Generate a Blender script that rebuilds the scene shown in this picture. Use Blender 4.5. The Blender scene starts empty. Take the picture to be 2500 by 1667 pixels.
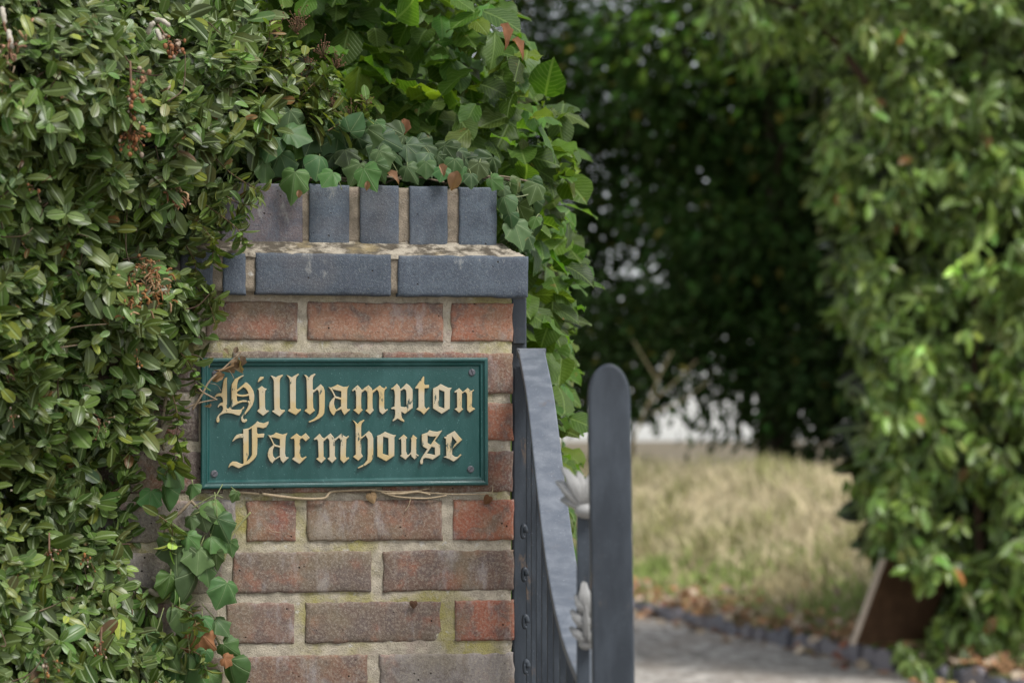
import bpy, math, random
import numpy as np
from mathutils import Vector, noise as mnoise

random.seed(7)
RNG = np.random.default_rng(11)
scene = bpy.context.scene
COL = scene.collection

# ------------------------------------------------------------------ camera, sky, sun, exposure
F, CX, CY, H = 5903.0, 1250.0, 1070.0, 1.35      # focal length and principal point in photo pixels, eye height
cam_d = bpy.data.cameras.new('camera')
cam = bpy.data.objects.new('camera', cam_d); COL.objects.link(cam)
cam.location = (0, 0, H); cam.rotation_euler = (math.radians(90), 0, 0)
cam_d.sensor_width = 36.0; cam_d.lens = 36.0 * F / 2500.0
cam_d.shift_y = (CY - 833.5) / 2500.0
cam_d.clip_start = 0.05; cam_d.clip_end = 2000
cam_d.dof.use_dof = True; cam_d.dof.focus_distance = 3.63; cam_d.dof.aperture_fstop = 5.6
scene.camera = cam

SUN_DIR = Vector((0.42, -0.38, 0.85)).normalized()
world = bpy.data.worlds.new('World'); scene.world = world; world.use_nodes = True
wn = world.node_tree.nodes; wl = world.node_tree.links; wn.clear()
sky = wn.new('ShaderNodeTexSky'); sky.sky_type = 'NISHITA'; sky.sun_disc = False
sky.sun_elevation = math.asin(SUN_DIR.z); sky.sun_rotation = math.atan2(SUN_DIR.x, SUN_DIR.y)
sky.air_density = 1.0; sky.dust_density = 0.8; sky.ozone_density = 1.0
hs = wn.new('ShaderNodeHueSaturation'); hs.inputs['Saturation'].default_value = 0.25
bg = wn.new('ShaderNodeBackground'); bg.inputs['Strength'].default_value = 0.108
wo = wn.new('ShaderNodeOutputWorld')
wl.new(sky.outputs[0], hs.inputs['Color']); wl.new(hs.outputs[0], bg.inputs['Color']); wl.new(bg.outputs[0], wo.inputs['Surface'])
sun_d = bpy.data.lights.new('sun', 'SUN'); sun_d.energy = 2.0; sun_d.angle = math.radians(18); sun_d.color = (1.0, 0.975, 0.94)
sun = bpy.data.objects.new('sun', sun_d); COL.objects.link(sun)
sun.rotation_euler = (-SUN_DIR).to_track_quat('-Z', 'Y').to_euler(); sun.location = SUN_DIR * 60

scene.view_settings.view_transform = 'Standard'; scene.view_settings.look = 'None'
scene.view_settings.exposure = 0.95; scene.view_settings.gamma = 1.0; scene.view_settings.use_curve_mapping = False
scene.render.engine = 'CYCLES'
scene.cycles.use_denoising = True
scene.cycles.max_bounces = 6; scene.cycles.diffuse_bounces = 4; scene.cycles.glossy_bounces = 2; scene.cycles.transmission_bounces = 3
scene.cycles.transparent_max_bounces = 4

# ------------------------------------------------------------------ helpers: projection
def at(px, py, Y):
    return np.array([(px - CX) / F * Y, Y, H - (py - CY) / F * Y])
TH = math.radians(10.4)
PU = np.array([math.cos(TH), math.sin(TH), 0.0])           # along the pillar face, to the right
PN = np.array([math.sin(TH), -math.cos(TH), 0.0])          # out of the pillar face
PZ = np.array([0, 0, 1.0])
P0 = at(870, 1000, 3.66)
def pp(px, py, out=0.0):
    a = (px - CX) / F; k = PN @ P0 + out
    return at(px, py, k / (PN[0] * a + PN[1]))
ORG = pp(1255, 1000); ORG = np.array([ORG[0], ORG[1], 0.0])
def uv(px, py, out=0.0):
    p = pp(px, py, out) - ORG
    return float(p @ PU), float(p[2])
def loc(u, v, w):
    return ORG + PU * u + PZ * v + PN * w

# ------------------------------------------------------------------ helpers: objects
def world_loc(o):
    v = np.zeros(3)
    while o is not None:
        v += np.array(o.location); o = o.parent
    return v
def thing(name, label, cat, base, group=None):
    o = bpy.data.objects.new(name, None); COL.objects.link(o)
    o.location = [float(x) for x in base]; o.empty_display_size = 0.1
    o['label'] = label; o['category'] = cat
    if group: o['group'] = group
    return o
def tag(o, label, cat, group=None):
    o['label'] = label; o['category'] = cat
    if group: o['group'] = group
    return o
def mesh_obj(name, V, faces, mats, parent=None, smooth=True, uvs=None, tint=None, midx=None, origin=None):
    """verts in world space; faces = list of tuples or an (M,k) array"""
    V = np.asarray(V, dtype=np.float64)
    if parent is not None: off = world_loc(parent)
    else: off = np.zeros(3)
    o_loc = np.zeros(3)
    if origin is not None:
        o_loc = np.asarray(origin, float) - off
    V = V - off - o_loc
    me = bpy.data.meshes.new(name)
    if isinstance(faces, np.ndarray):
        n, k = faces.shape
        me.vertices.add(len(V)); me.vertices.foreach_set('co', V.astype(np.float32).ravel())
        me.loops.add(n * k); me.loops.foreach_set('vertex_index', faces.astype(np.int32).ravel())
        me.polygons.add(n); me.polygons.foreach_set('loop_start', np.arange(0, n * k, k, dtype=np.int32))
        me.update(calc_edges=True)
    else:
        me.from_pydata(V.tolist(), [], [tuple(f) for f in faces]); me.update()
    if uvs is not None:
        li = np.empty(len(me.loops), dtype=np.int32); me.loops.foreach_get('vertex_index', li)
        ul = me.uv_layers.new(name='UVMap'); ul.data.foreach_set('uv', np.asarray(uvs, np.float32)[li].ravel())
    if tint is not None:
        a = me.color_attributes.new('tint', 'FLOAT_COLOR', 'POINT')
        t = np.ones((len(V), 4), np.float32); t[:, :3] = tint; a.data.foreach_set('color', t.ravel())
    for m in (mats if isinstance(mats, (list, tuple)) else [mats]): me.materials.append(m)
    if midx is not None: me.polygons.foreach_set('material_index', np.asarray(midx, np.int32))
    if smooth: me.polygons.foreach_set('use_smooth', np.ones(len(me.polygons), bool))
    o = bpy.data.objects.new(name, me); COL.objects.link(o)
    if parent is not None: o.parent = parent
    o.location = o_loc.tolist()
    return o
class MB:
    def __init__(s): s.V = []; s.F = []; s.T = []
    def add(s, V, Fc, tint=None):
        b = len(s.V); s.V.extend([list(map(float, v)) for v in V]); s.F.extend([tuple(i + b for i in f) for f in Fc])
        s.T.extend([tint if tint is not None else (1, 1, 1)] * len(V))
    def tube(s, pts, radii, seg=8, cap=True, tint=None):
        pts = [np.asarray(p, float) for p in pts]; n = len(pts)
        if not hasattr(radii, '__len__'): radii = [radii] * n
        V = []; Fc = []; prev = None
        for i, p in enumerate(pts):
            d = pts[min(i + 1, n - 1)] - pts[max(i - 1, 0)]; d /= (np.linalg.norm(d) + 1e-12)
            if prev is None:
                r = np.cross(d, [0, 0, 1.0]);
                if np.linalg.norm(r) < .1: r = np.cross(d, [1.0, 0, 0])
            else: r = prev - d * (prev @ d)
            r /= np.linalg.norm(r) + 1e-12; prev = r; q = np.cross(d, r)
            for k in range(seg):
                a = 2 * math.pi * k / seg
                V.append(p + radii[i] * (math.cos(a) * r + math.sin(a) * q))
        for i in range(n - 1):
            for k in range(seg):
                k2 = (k + 1) % seg
                Fc.append((i * seg + k, i * seg + k2, (i + 1) * seg + k2, (i + 1) * seg + k))
        if cap:
            Fc.append(tuple(range(seg - 1, -1, -1))); Fc.append(tuple((n - 1) * seg + k for k in range(seg)))
        s.add(V, Fc, tint)
    def box(s, c, hx, hy, hz, ax=None, tint=None):
        c = np.asarray(c, float)
        ax = ax or (np.array([1., 0, 0]), np.array([0, 1., 0]), np.array([0, 0, 1.]))
        V = [c + sx * hx * ax[0] + sy * hy * ax[1] + sz * hz * ax[2] for sz in (-1, 1) for sy in (-1, 1) for sx in (-1, 1)]
        s.add(V, [(0, 2, 3, 1), (4, 5, 7, 6), (0, 1, 5, 4), (2, 6, 7, 3), (0, 4, 6, 2), (1, 3, 7, 5)], tint)
    def ball(s, c, r, seg=8, rings=5, sq=(1, 1, 1), tint=None):
        c = np.asarray(c, float); V = [c + np.array([0, 0, r * sq[2]])]; Fc = []
        for i in range(1, rings):
            t = math.pi * i / rings
            for k in range(seg):
                a = 2 * math.pi * k / seg
                V.append(c + r * np.array([sq[0] * math.sin(t) * math.cos(a), sq[1] * math.sin(t) * math.sin(a), sq[2] * math.cos(t)]))
        V.append(c - np.array([0, 0, r * sq[2]])); e = len(V) - 1
        for k in range(seg): Fc.append((0, 1 + k, 1 + (k + 1) % seg))
        for i in range(rings - 2):
            for k in range(seg):
                a = 1 + i * seg + k; b = 1 + i * seg + (k + 1) % seg
                Fc.append((a, a + seg, b + seg, b))
        b = 1 + (rings - 2) * seg
        for k in range(seg): Fc.append((b + k, e, b + (k + 1) % seg))
        s.add(V, Fc, tint)
    def build(s, name, mats, parent=None, smooth=True, origin=None):
        return mesh_obj(name, s.V, s.F, mats, parent, smooth, tint=np.array(s.T, np.float32), origin=origin)
def bevel(o, w, seg=2, ang=40):
    m = o.modifiers.new('bevel', 'BEVEL'); m.width = w; m.segments = seg; m.limit_method = 'ANGLE'; m.angle_limit = math.radians(ang)
def spline(pts, n=6):
    P = [np.asarray(p, float) for p in pts]; out = []
    for i in range(len(P) - 1):
        p0 = P[max(i - 1, 0)]; p1 = P[i]; p2 = P[i + 1]; p3 = P[min(i + 2, len(P) - 1)]
        for k in range(n):
            t = k / n
            out.append(.5 * ((2 * p1) + (-p0 + p2) * t + (2 * p0 - 5 * p1 + 4 * p2 - p3) * t * t + (-p0 + 3 * p1 - 3 * p2 + p3) * t ** 3))
    out.append(P[-1]); return out
def nz(x, y=0.0, z=0.0): return mnoise.noise(Vector((float(x), float(y), float(z))))

# ------------------------------------------------------------------ helpers: materials
def mk(name):
    m = bpy.data.materials.new(name); m.use_nodes = True; m.node_tree.nodes.clear(); return m, m.node_tree
def nd(t, kind, ins=None, **props):
    n = t.nodes.new(kind)
    for k, v in props.items(): setattr(n, k, v)
    for k, v in (ins or {}).items():
        s = n.inputs[k]
        if isinstance(v, bpy.types.NodeSocket): t.links.new(v, s)
        else: s.default_value = v
    return n
def math_(t, op, a, b=0.0, c=0.0, clamp=False):
    return nd(t, 'ShaderNodeMath', {0: a, 1: b, 2: c}, operation=op, use_clamp=clamp).outputs[0]
def mix(t, fac, a, b, mode='MIX'):
    n = t.nodes.new('ShaderNodeMix'); n.data_type = 'RGBA'; n.blend_type = mode
    for s, v in ((n.inputs[0], fac), (n.inputs[6], a), (n.inputs[7], b)):
        if isinstance(v, bpy.types.NodeSocket): t.links.new(v, s)
        elif isinstance(v, (tuple, list)): s.default_value = (v[0], v[1], v[2], 1.0)
        else: s.default_value = v
    return n.outputs[2]
def noise_(t, vec, scale, detail=4.0, rough=.55, dist=0.0):
    return nd(t, 'ShaderNodeTexNoise', {'Vector': vec, 'Scale': scale, 'Detail': detail, 'Roughness': rough, 'Distortion': dist}).outputs[0]
def step_(t, x, lo, hi, a=0.0, b=1.0):
    return nd(t, 'ShaderNodeMapRange', {0: x, 1: lo, 2: hi, 3: a, 4: b}, interpolation_type='SMOOTHSTEP').outputs[0]
def objco(t): return nd(t, 'ShaderNodeTexCoord').outputs['Object']
def scaled(t, vec, s):
    return nd(t, 'ShaderNodeMapping', {'Vector': vec, 'Scale': s}).outputs[0]
def attr(t, name='tint'): return nd(t, 'ShaderNodeAttribute', attribute_name=name).outputs['Color']
def finish(t, color, rough=.6, bump=None, bdist=.001, metal=0.0, spec=.5, bstr=1.0):
    ins = {'Base Color': color if isinstance(color, bpy.types.NodeSocket) else (*color, 1), 'Roughness': rough, 'Metallic': metal, 'Specular IOR Level': spec}
    p = nd(t, 'ShaderNodeBsdfPrincipled', ins)
    if bump is not None:
        b = nd(t, 'ShaderNodeBump', {'Height': bump, 'Distance': bdist, 'Strength': bstr})
        t.links.new(b.outputs[0], p.inputs['Normal'])
    o = nd(t, 'ShaderNodeOutputMaterial'); t.links.new(p.outputs[0], o.inputs[0]); return p

def mat_brick(name, blue=False):
    m, t = mk(name); co = objco(t); base = attr(t)
    n1 = noise_(t, co, 17, 4, .6); n2 = noise_(t, co, 38, 5, .65, .6); n3 = noise_(t, co, 260, 3, .7); n4 = noise_(t, co, 900, 2, .6)
    n5 = noise_(t, scaled(t, co, (1, 1, .35)), 30, 6, .7)
    if not blue:
        c = mix(t, step_(t, n1, .52, .68, 0, .6), base, (.30, .12, .075))
        c = mix(t, step_(t, n2, .44, .66, 0, .75), c, (.125, .098, .09))
        c = mix(t, step_(t, n5, .52, .70, 0, .6), c, (.36, .335, .33))
        c = mix(t, step_(t, noise_(t, co, 9, 3), .46, .68, 0, .5), c, (.22, .18, .11))
        c = mix(t, step_(t, n3, .48, .62, 0, .6), c, mix(t, .55, c, (.40, .35, .28)))
        c = mix(t, step_(t, noise_(t, co, 330, 2, .6), .30, .42, .65, 0), c, mix(t, 1.0, c, (.45, .42, .42), 'MULTIPLY'))
        c = mix(t, step_(t, n4, .62, .72, 0, .7), c, (.45, .40, .33))
    else:
        c = mix(t, step_(t, n2, .35, .70, 0, .65), base, (.042, .052, .075))
        c = mix(t, step_(t, n5, .50, .76, 0, .45), c, (.13, .162, .20))
        c = mix(t, step_(t, n3, .48, .66, 0, .35), c, (.125, .15, .178))
        c = mix(t, step_(t, noise_(t, scaled(t, co, (1, 1, .5)), 24, 5, .7), .60, .70, 0, .6), c, (.30, .30, .28))
        c = mix(t, step_(t, noise_(t, co, 330, 2, .6), .30, .42, .6, 0), c, (.03, .036, .05))
        c = mix(t, step_(t, noise_(t, co, 7, 3), .5, .7, 0, .35), c, (.13, .11, .10))
        c = mix(t, step_(t, n4, .60, .70, 0, .55), c, (.34, .34, .31))
    vor = nd(t, 'ShaderNodeTexVoronoi', {'Vector': co, 'Scale': 75.0}).outputs[0]
    pit = math_(t, 'MULTIPLY', step_(t, vor, .07, .13, 1, 0), step_(t, noise_(t, co, 22, 2), .52, .6))
    c = mix(t, pit, c, (.02, .015, .012))
    h = math_(t, 'ADD', math_(t, 'MULTIPLY', n3, .6), math_(t, 'MULTIPLY', n4, .35))
    h = math_(t, 'SUBTRACT', h, math_(t, 'MULTIPLY', pit, 1.2))
    finish(t, c, .62 if blue else .9, h, .0016, spec=.4 if blue else .2)
    return m
def mat_mortar(name, base=(.50, .44, .345), moss=1.0):
    m, t = mk(name); co = objco(t)
    n1 = noise_(t, co, 14, 5, .65); n2 = noise_(t, co, 420, 3, .7); n3 = noise_(t, co, 50, 4, .6); n4 = noise_(t, co, 5.5, 3, .6)
    c = mix(t, step_(t, n3, .3, .7), tuple(x * .62 for x in base), base)
    c = mix(t, step_(t, n1, .54, .72, 0, .7), c, (.40, .31, .27))
    if moss:
        c = mix(t, math_(t, 'MULTIPLY', step_(t, n4, .48, .62), step_(t, n1, .38, .58, 0, .8 * moss)), c, (.30, .27, .055))
    c = mix(t, step_(t, noise_(t, co, 75, 3), .62, .72, 0, .6), c, (.55, .53, .49))
    c = mix(t, step_(t, n2, .5, .72, 0, .6), c, (.13, .11, .085))
    finish(t, c, .95, math_(t, 'ADD', n2, math_(t, 'MULTIPLY', n3, .8)), .002, spec=.15)
    return m
def mat_lichen(name):
    m, t = mk(name); co = objco(t)
    n1 = noise_(t, co, 32, 5, .7); n2 = noise_(t, co, 300, 3, .7); n3 = noise_(t, co, 12, 4)
    c = mix(t, step_(t, n1, .42, .60), (.085, .072, .055), (.38, .335, .265))
    c = mix(t, step_(t, n3, .56, .7, 0, .7), c, (.38, .30, .16))
    c = mix(t, step_(t, n2, .5, .7, 0, .5), c, (.10, .09, .07))
    finish(t, c, .95, math_(t, 'ADD', n1, n2), .002, spec=.1); return m
def mat_paint(name, base, dust=.25, rough=.42, dustc=(.35, .42, .42), scratches=True, streak=True, rust=0):
    m, t = mk(name); co = objco(t)
    n1 = noise_(t, scaled(t, co, (1, 1, .3)) if streak else co, 28, 5, .65); n2 = noise_(t, co, 7, 3); n3 = noise_(t, co, 500, 2, .6)
    c = mix(t, step_(t, n1, .35, .75, 0, dust), base, dustc)
    c = mix(t, step_(t, n2, .3, .7, 0, .3), c, tuple(x * .7 for x in base))
    if scratches:
        c = mix(t, step_(t, n3, .67, .73, 0, .55), c, tuple(min(1, x * 1.2 + .1) for x in dustc))
    if rust: c = mix(t, math_(t, 'MULTIPLY', step_(t, noise_(t, scaled(t, co, (1, 1, .4)), 34, 6, .7), .58, .68, 0, rust), step_(t, noise_(t, co, 5, 2), .4, .6, .25, 1)), c, (.125, .088, .062))
    r = step_(t, n1, .3, .7, rough - .08, rough + .15)
    p = finish(t, c, r, math_(t, 'ADD', n1, math_(t, 'MULTIPLY', n3, .3)), .0006); return m
def mat_gold(name):
    m, t = mk(name); co = objco(t)
    n1 = noise_(t, scaled(t, co, (1, 1, .4)), 120, 4, .65); n2 = noise_(t, co, 22, 2); n3 = noise_(t, co, 300, 2)
    c = mix(t, step_(t, n2, .4, .62), (.47, .35, .165), (.47, .405, .29))
    c = mix(t, step_(t, n3, .3, .7, 0, .3), c, (.50, .40, .21))
    wear = math_(t, 'MULTIPLY', step_(t, n1, .60, .64), step_(t, noise_(t, co, 16, 2), .42, .55))
    c = mix(t, wear, c, (.05, .075, .06))
    finish(t, c, .5, n1, .0004, spec=.4); return m
def mat_leaf(name, vein='mid', rough=.42, trans=.28, back=(1.35, 1.3, 1.3), veinc=(.42, .50, .30), spot=.0, vstr=.5, spec=.3):
    m, t = mk(name); base = attr(t)
    uvn = nd(t, 'ShaderNodeUVMap').outputs[0]; sp = nd(t, 'ShaderNodeSeparateXYZ', {0: uvn})
    x = math_(t, 'ABSOLUTE', sp.outputs[0]); y = sp.outputs[1]
    co = objco(t)
    c = mix(t, step_(t, noise_(t, co, 90, 3), .3, .7, .0, .35), base, mix(t, 1.0, base, (.55, .6, .6), 'MULTIPLY'))
    if vein == 'mid':
        vm = step_(t, x, .015, .06, 1, 0)
    elif vein == 'beech':
        vm0 = step_(t, x, .012, .04, 1, 0)
        ph = math_(t, 'FRACT', math_(t, 'SUBTRACT', math_(t, 'MULTIPLY', y, 8.5), math_(t, 'MULTIPLY', x, 8.0)))
        dd = math_(t, 'ABSOLUTE', math_(t, 'SUBTRACT', ph, .5))
        vs = step_(t, dd, .04, .2, .45, 0)
        vm = math_(t, 'MAXIMUM', vm0, vs)
    else:
        an = math_(t, 'ARCTAN2', sp.outputs[0], math_(t, 'ADD', y, .02))
        r = math_(t, 'SQRT', math_(t, 'ADD', math_(t, 'MULTIPLY', x, x), math_(t, 'MULTIPLY', y, y)))
        fr = math_(t, 'ABSOLUTE', math_(t, 'SUBTRACT', math_(t, 'FRACT', math_(t, 'ADD', math_(t, 'DIVIDE', an, .82), .5)), .5))
        d = math_(t, 'MULTIPLY', math_(t, 'MULTIPLY', fr, .82), r)
        vm = math_(t, 'MULTIPLY', step_(t, d, .004, .020, 1, 0), step_(t, r, .02, .14, .35, 1))
        vm = math_(t, 'MAXIMUM', vm, math_(t, 'MULTIPLY', step_(t, d, .0, .12, 1, 0), .12))
    c = mix(t, math_(t, 'MULTIPLY', vm, vstr), c, veinc)
    if spot: c = mix(t, math_(t, 'MULTIPLY', step_(t, noise_(t, co, 55, 2), .70, .74), spot), c, (.22, .12, .04))
    bf = nd(t, 'ShaderNodeNewGeometry').outputs['Backfacing']
    c = mix(t, bf, c, mix(t, 1.0, c, back, 'MULTIPLY'))
    h = math_(t, 'MULTIPLY', vm, -1.0)
    p = nd(t, 'ShaderNodeBsdfPrincipled', {'Base Color': c, 'Roughness': rough, 'Specular IOR Level': spec})
    b = nd(t, 'ShaderNodeBump', {'Height': h, 'Distance': .0012, 'Strength': .7}); t.links.new(b.outputs[0], p.inputs['Normal'])
    tc = mix(t, 1.0, c, (1.7, 1.9, .6), 'MULTIPLY')
    tr = nd(t, 'ShaderNodeBsdfTranslucent', {'Color': tc})
    ms = nd(t, 'ShaderNodeMixShader', {0: trans, 1: p.outputs[0], 2: tr.outputs[0]})
    o = nd(t, 'ShaderNodeOutputMaterial'); t.links.new(ms.outputs[0], o.inputs[0]); return m
def mat_tint(name, rough=.85, scale=60, amp=.45, spec=.2, bd=.001):
    m, t = mk(name); co = objco(t); base = attr(t); n = noise_(t, co, scale, 5, .65)
    c = mix(t, step_(t, n, .3, .7, amp, 0), base, mix(t, 1.0, base, (.35, .33, .3), 'MULTIPLY'))
    finish(t, c, rough, n, bd, spec=spec); return m

M_BRICK = mat_brick('weathered_red_brick'); M_BLUE = mat_brick('blue_engineering_brick', True)
M_MORTAR = mat_mortar('mossy_lime_mortar'); M_CAPMORTAR = mat_mortar('grey_mortar', (.30, .25, .19), 0)
M_FILLET = mat_lichen('lichened_fillet')
M_GREEN = mat_paint('green_paint', (.005, .058, .052), .22, .36, (.07, .19, .185))
M_GOLD = mat_gold('worn_gold_paint')
M_IRON = mat_paint('blue_black_iron', (.020, .027, .037), .34, .50, (.12, .145, .175), True, True, .95)
M_RAIL = mat_paint('worn_grey_iron', (.10, .115, .14), .55, .45, (.25, .27, .30), True, False, .3)
M_SILVER = mat_paint('silver_paint', (.29, .29, .285), .45, .45, (.35, .34, .32), False)
M_SCREW = mat_paint('grey_screw', (.085, .085, .10), .3, .5, (.17, .17, .18), False)
M_PRIVET = mat_leaf('small_hedge_leaf', 'mid', .34, .14, (1.2, 1.2, 1.3), (.25, .32, .15))
M_BEECH = mat_leaf('broad_hedge_leaf', 'beech', .45, .36, (1.25, 1.2, 1.2), (.26, .36, .12), .5, .35)
M_IVY = mat_leaf('ivy_leaf', 'ivy', .48, .18, (1.6, 1.6, 1.2), (.30, .38, .20), .25, .4, .22)
M_DEADLEAF = mat_leaf('withered_leaf', 'ivy', .75, .15, (1.3, 1.25, 1.2), (.20, .10, .05), 0, .5)
M_LAUREL = mat_leaf('glossy_hedge_leaf', 'mid', .30, .08, (1.2, 1.25, 1.2), (.25, .35, .12))
M_TREE = mat_leaf('tree_leaf', 'mid', .8, .16, (1.1, 1.1, 1.1), (.1, .15, .05), 0, .2, .06)
M_TWIG = mat_tint('twig_bark', .85, 160, .5); M_BARK = mat_tint('tree_bark', .9, 14, .7, .1, .02)
M_SEED = mat_tint('dry_seed', .8, 200, .5)
M_GRASS = mat_tint('grass_blade', .8, 3, .25)

# ------------------------------------------------------------------ leaf templates: (verts, quads)
def blade_template(rows, widths, cols=3, fold=.18, droop=.25, wave=0.0, twist=0.0):
    V = []; Q = []; xs = np.linspace(-1, 1, cols)
    for i, (y, w) in enumerate(zip(rows, widths)):
        for x in xs:
            z = fold * abs(x) * w - droop * y * y
            if wave: z += wave * math.sin(y * 15 + (1.5 if x > 0 else 0)) * abs(x)
            z += twist * x * w * y
            V.append((x * w, y, z))
    for i in range(len(rows) - 1):
        for k in range(cols - 1):
            a = i * cols + k; Q.append((a, a + 1, a + cols + 1, a + cols))
    return np.array(V), np.array(Q, dtype=np.int32)
T_PRIVET = [blade_template((0, .2, .5, .8, .94, 1), (.03, .18, .262, .22, .115, .015), 3, f, d, 0, tw) for f, d, tw in ((.22, .12, 0), (.40, .28, .3), (.15, -.06, -.3), (.30, .38, .2))]
T_LAUREL = [blade_template((0, .25, .55, .82, 1), (.03, .17, .22, .15, .012), 3, f, d, 0, tw) for f, d, tw in ((.3, .2, 0), (.5, .4, .3), (.2, .02, -.3))]
def beech_t(seed, droop, fold):
    r = (0, .1, .25, .42, .6, .78, .91, 1); w = [.03, .2, .34, .40, .37, .27, .13, .01]
    V, Q = blade_template(r, w, 5, fold, droop, .05, .1)
    V = V.copy()
    for i in range(len(V)):
        if i % 5 in (0, 4):
            V[i, 0] *= 1 + .09 * math.sin(V[i, 1] * 40 + seed); V[i, 2] += .045 * math.sin(V[i, 1] * 23 + seed * 2)
    return V, Q
T_BEECH = [beech_t(1, .2, .12), beech_t(2, .4, .3), beech_t(3, .05, -.1), beech_t(4, .3, -.2), beech_t(5, .1, .35)]
T_TREE = [blade_template((0, .5, 1), (.03, .3, .02), 3, f, d) for f, d in ((.3, .2), (.5, .1), (.15, .35))]
T_CURL = blade_template((0, .15, .35, .55, .75, .9, 1), (.03, .22, .36, .38, .28, .14, .01), 5, .95, .75, .12, .5)
def ivy_t(out, cup, fold):
    L = [(0, 0.0)] + out; half = out
    pts = half + [(-x, y) for x, y in reversed(half[:-1])]          # right side base -> tip -> left side base
    V = [(0, 0, 0)]; Q = []; rings = (.38, .72, 1.0); n = len(pts)
    for r in rings:
        for i, (x, y) in enumerate(pts):
            an = math.atan2(x, y)
            z = -cup * r * r + fold * 1.3 * x * x * r + .02 * r * math.cos(an * 7.6)
            V.append((x * r, y * r, z))
    for i in range(n - 1): Q.append((0, 1 + i + 1, 1 + i, 1 + i))
    F3 = []
    for k in range(len(rings) - 1):
        for i in range(n - 1):
            a = 1 + k * n + i; F3.append((a + 1, a, a + n, a + n + 1))
    fan = [(0, 1 + i, 1 + i + 1) for i in range(n - 1)]
    return np.array(V), fan, F3
IV1 = [(.10, -.14), (.28, -.17), (.44, -.06), (.56, .10), (.50, .24), (.53, .36), (.62, .52), (.45, .62), (.30, .70), (.15, .88), (0, 1.0)]
IV2 = [(.10, -.12), (.28, -.15), (.43, -.05), (.50, .12), (.50, .28), (.46, .42), (.40, .56), (.30, .70), (.18, .84), (.08, .95), (0, 1.0)]
IV3 = [(.10, -.13), (.27, -.16), (.42, -.08), (.50, .06), (.46, .20), (.48, .32), (.54, .42), (.40, .56), (.24, .64), (.12, .84), (0, 1.0)]
T_IVY = [ivy_t(o, c, f) for o, c, f in ((IV1, .12, .12), (IV2, .20, .22), (IV3, .08, .2), (IV2, .30, -.15), (IV1, .25, .28), (IV3, .2, -.1))]
def tri2quad(t):
    V, fan, q = t
    # split each fan triangle into a quad by inserting the outer mid point, so that a leaf is one uniform (M,4) array
    V = list(map(tuple, V)); Q = [tuple(x) for x in q]
    for a, b, c in fan:
        mid = tuple((np.array(V[b]) + np.array(V[c])) / 2); V.append(mid); Q.append((a, b, len(V) - 1, c))
    return np.array(V), np.array(Q, dtype=np.int32)
T_IVY = [tri2quad(t) for t in T_IVY]

def unit(a): return a / (np.linalg.norm(a, axis=-1, keepdims=True) + 1e-9)
def leaves(name, P, D, N, S, tint, temps, mat, parent):
    """one mesh of many leaves. P base points, D tip direction, N upper side, S length"""
    P, D, N = map(lambda a: np.asarray(a, float), (P, D, N)); S = np.asarray(S, float); tint = np.asarray(tint, float)
    D = unit(D); N = unit(N - D * np.sum(N * D, 1, keepdims=True)); X = np.cross(D, N)
    which = RNG.integers(0, len(temps), len(P)); Vs = []; Fs = []; Us = []; Ts = []; b = 0
    for k, (TV, TQ) in enumerate(temps):
        i = np.where(which == k)[0]
        if not len(i): continue
        asp = RNG.uniform(.85, 1.15, (len(i), 1, 1))
        L = S[i][:, None, None]
        V = P[i][:, None, :] + L * (asp * TV[None, :, 0:1] * X[i][:, None, :] + TV[None, :, 1:2] * D[i][:, None, :] + TV[None, :, 2:3] * N[i][:, None, :])
        nv = len(TV); Vs.append(V.reshape(-1, 3))
        Fs.append((TQ[None] + (b + np.arange(len(i)) * nv)[:, None, None]).reshape(-1, 4))
        Us.append(np.tile(TV[:, :2], (len(i), 1))); Ts.append(np.repeat(tint[i], nv, 0)); b += nv * len(i)
    return mesh_obj(name, np.concatenate(Vs), np.concatenate(Fs), mat, parent, True, np.concatenate(Us), np.concatenate(Ts))
def tints(n, base, var=.25, alt=None, p=0.0):
    c = np.array(base)[None] * (1 + var * RNG.normal(0, 1, (n, 1))).clip(.45, 1.9)
    c = c * (1 + .10 * RNG.normal(0, 1, (n, 3)))
    if alt is not None:
        k = RNG.random(n) < p; c[k] = np.array(alt)[None] * RNG.uniform(.6, 1.3, (k.sum(), 1))
    return c.clip(.004, .9)
def in_poly(x, y, poly):
    x = np.asarray(x); y = np.asarray(y); c = np.zeros(x.shape, bool); j = len(poly) - 1
    for i in range(len(poly)):
        xi, yi = poly[i]; xj, yj = poly[j]
        k = ((yi > y) != (yj > y)) & (x < (xj - xi) * (y - yi) / (yj - yi + 1e-12) + xi); c ^= k; j = i
    return c

# ================================================================== THE SETTING
def kerb_Y(X): return 18.84 - 3.72 * (X - .96)
def sstep(x): x = np.clip(x, 0, 1); return x * x * (3 - 2 * x)
def bank_z(X, Y):
    t = Y - kerb_Y(X)
    z = .06 + .86 * sstep(t / 11.5)
    return z - 1.4 * sstep((t - 16) / 30)
m, t = mk('earth'); co = objco(t); finish(t, mix(t, noise_(t, co, 3, 6), (.10, .075, .045), (.16, .13, .07)), .95)
M_EARTH = m
m, t = mk('gravel_drive'); co = objco(t)
c = mix(t, step_(t, noise_(t, scaled(t, co, (1, .35, 1)), 9, 6, .75), .38, .62), (.20, .18, .155), (.47, .435, .39))
c = mix(t, step_(t, noise_(t, scaled(t, co, (1, .3, 1)), 2.6, 5, .65), .45, .62, 0, .6), c, (.24, .20, .16))
finish(t, c, .95, noise_(t, co, 60, 4, .7), .01); M_DRIVE = m
m, t = mk('dry_turf'); co = objco(t)
c = mix(t, step_(t, noise_(t, co, .9, 5, .6), .42, .62), (.36, .30, .17), (.15, .17, .055))
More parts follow.
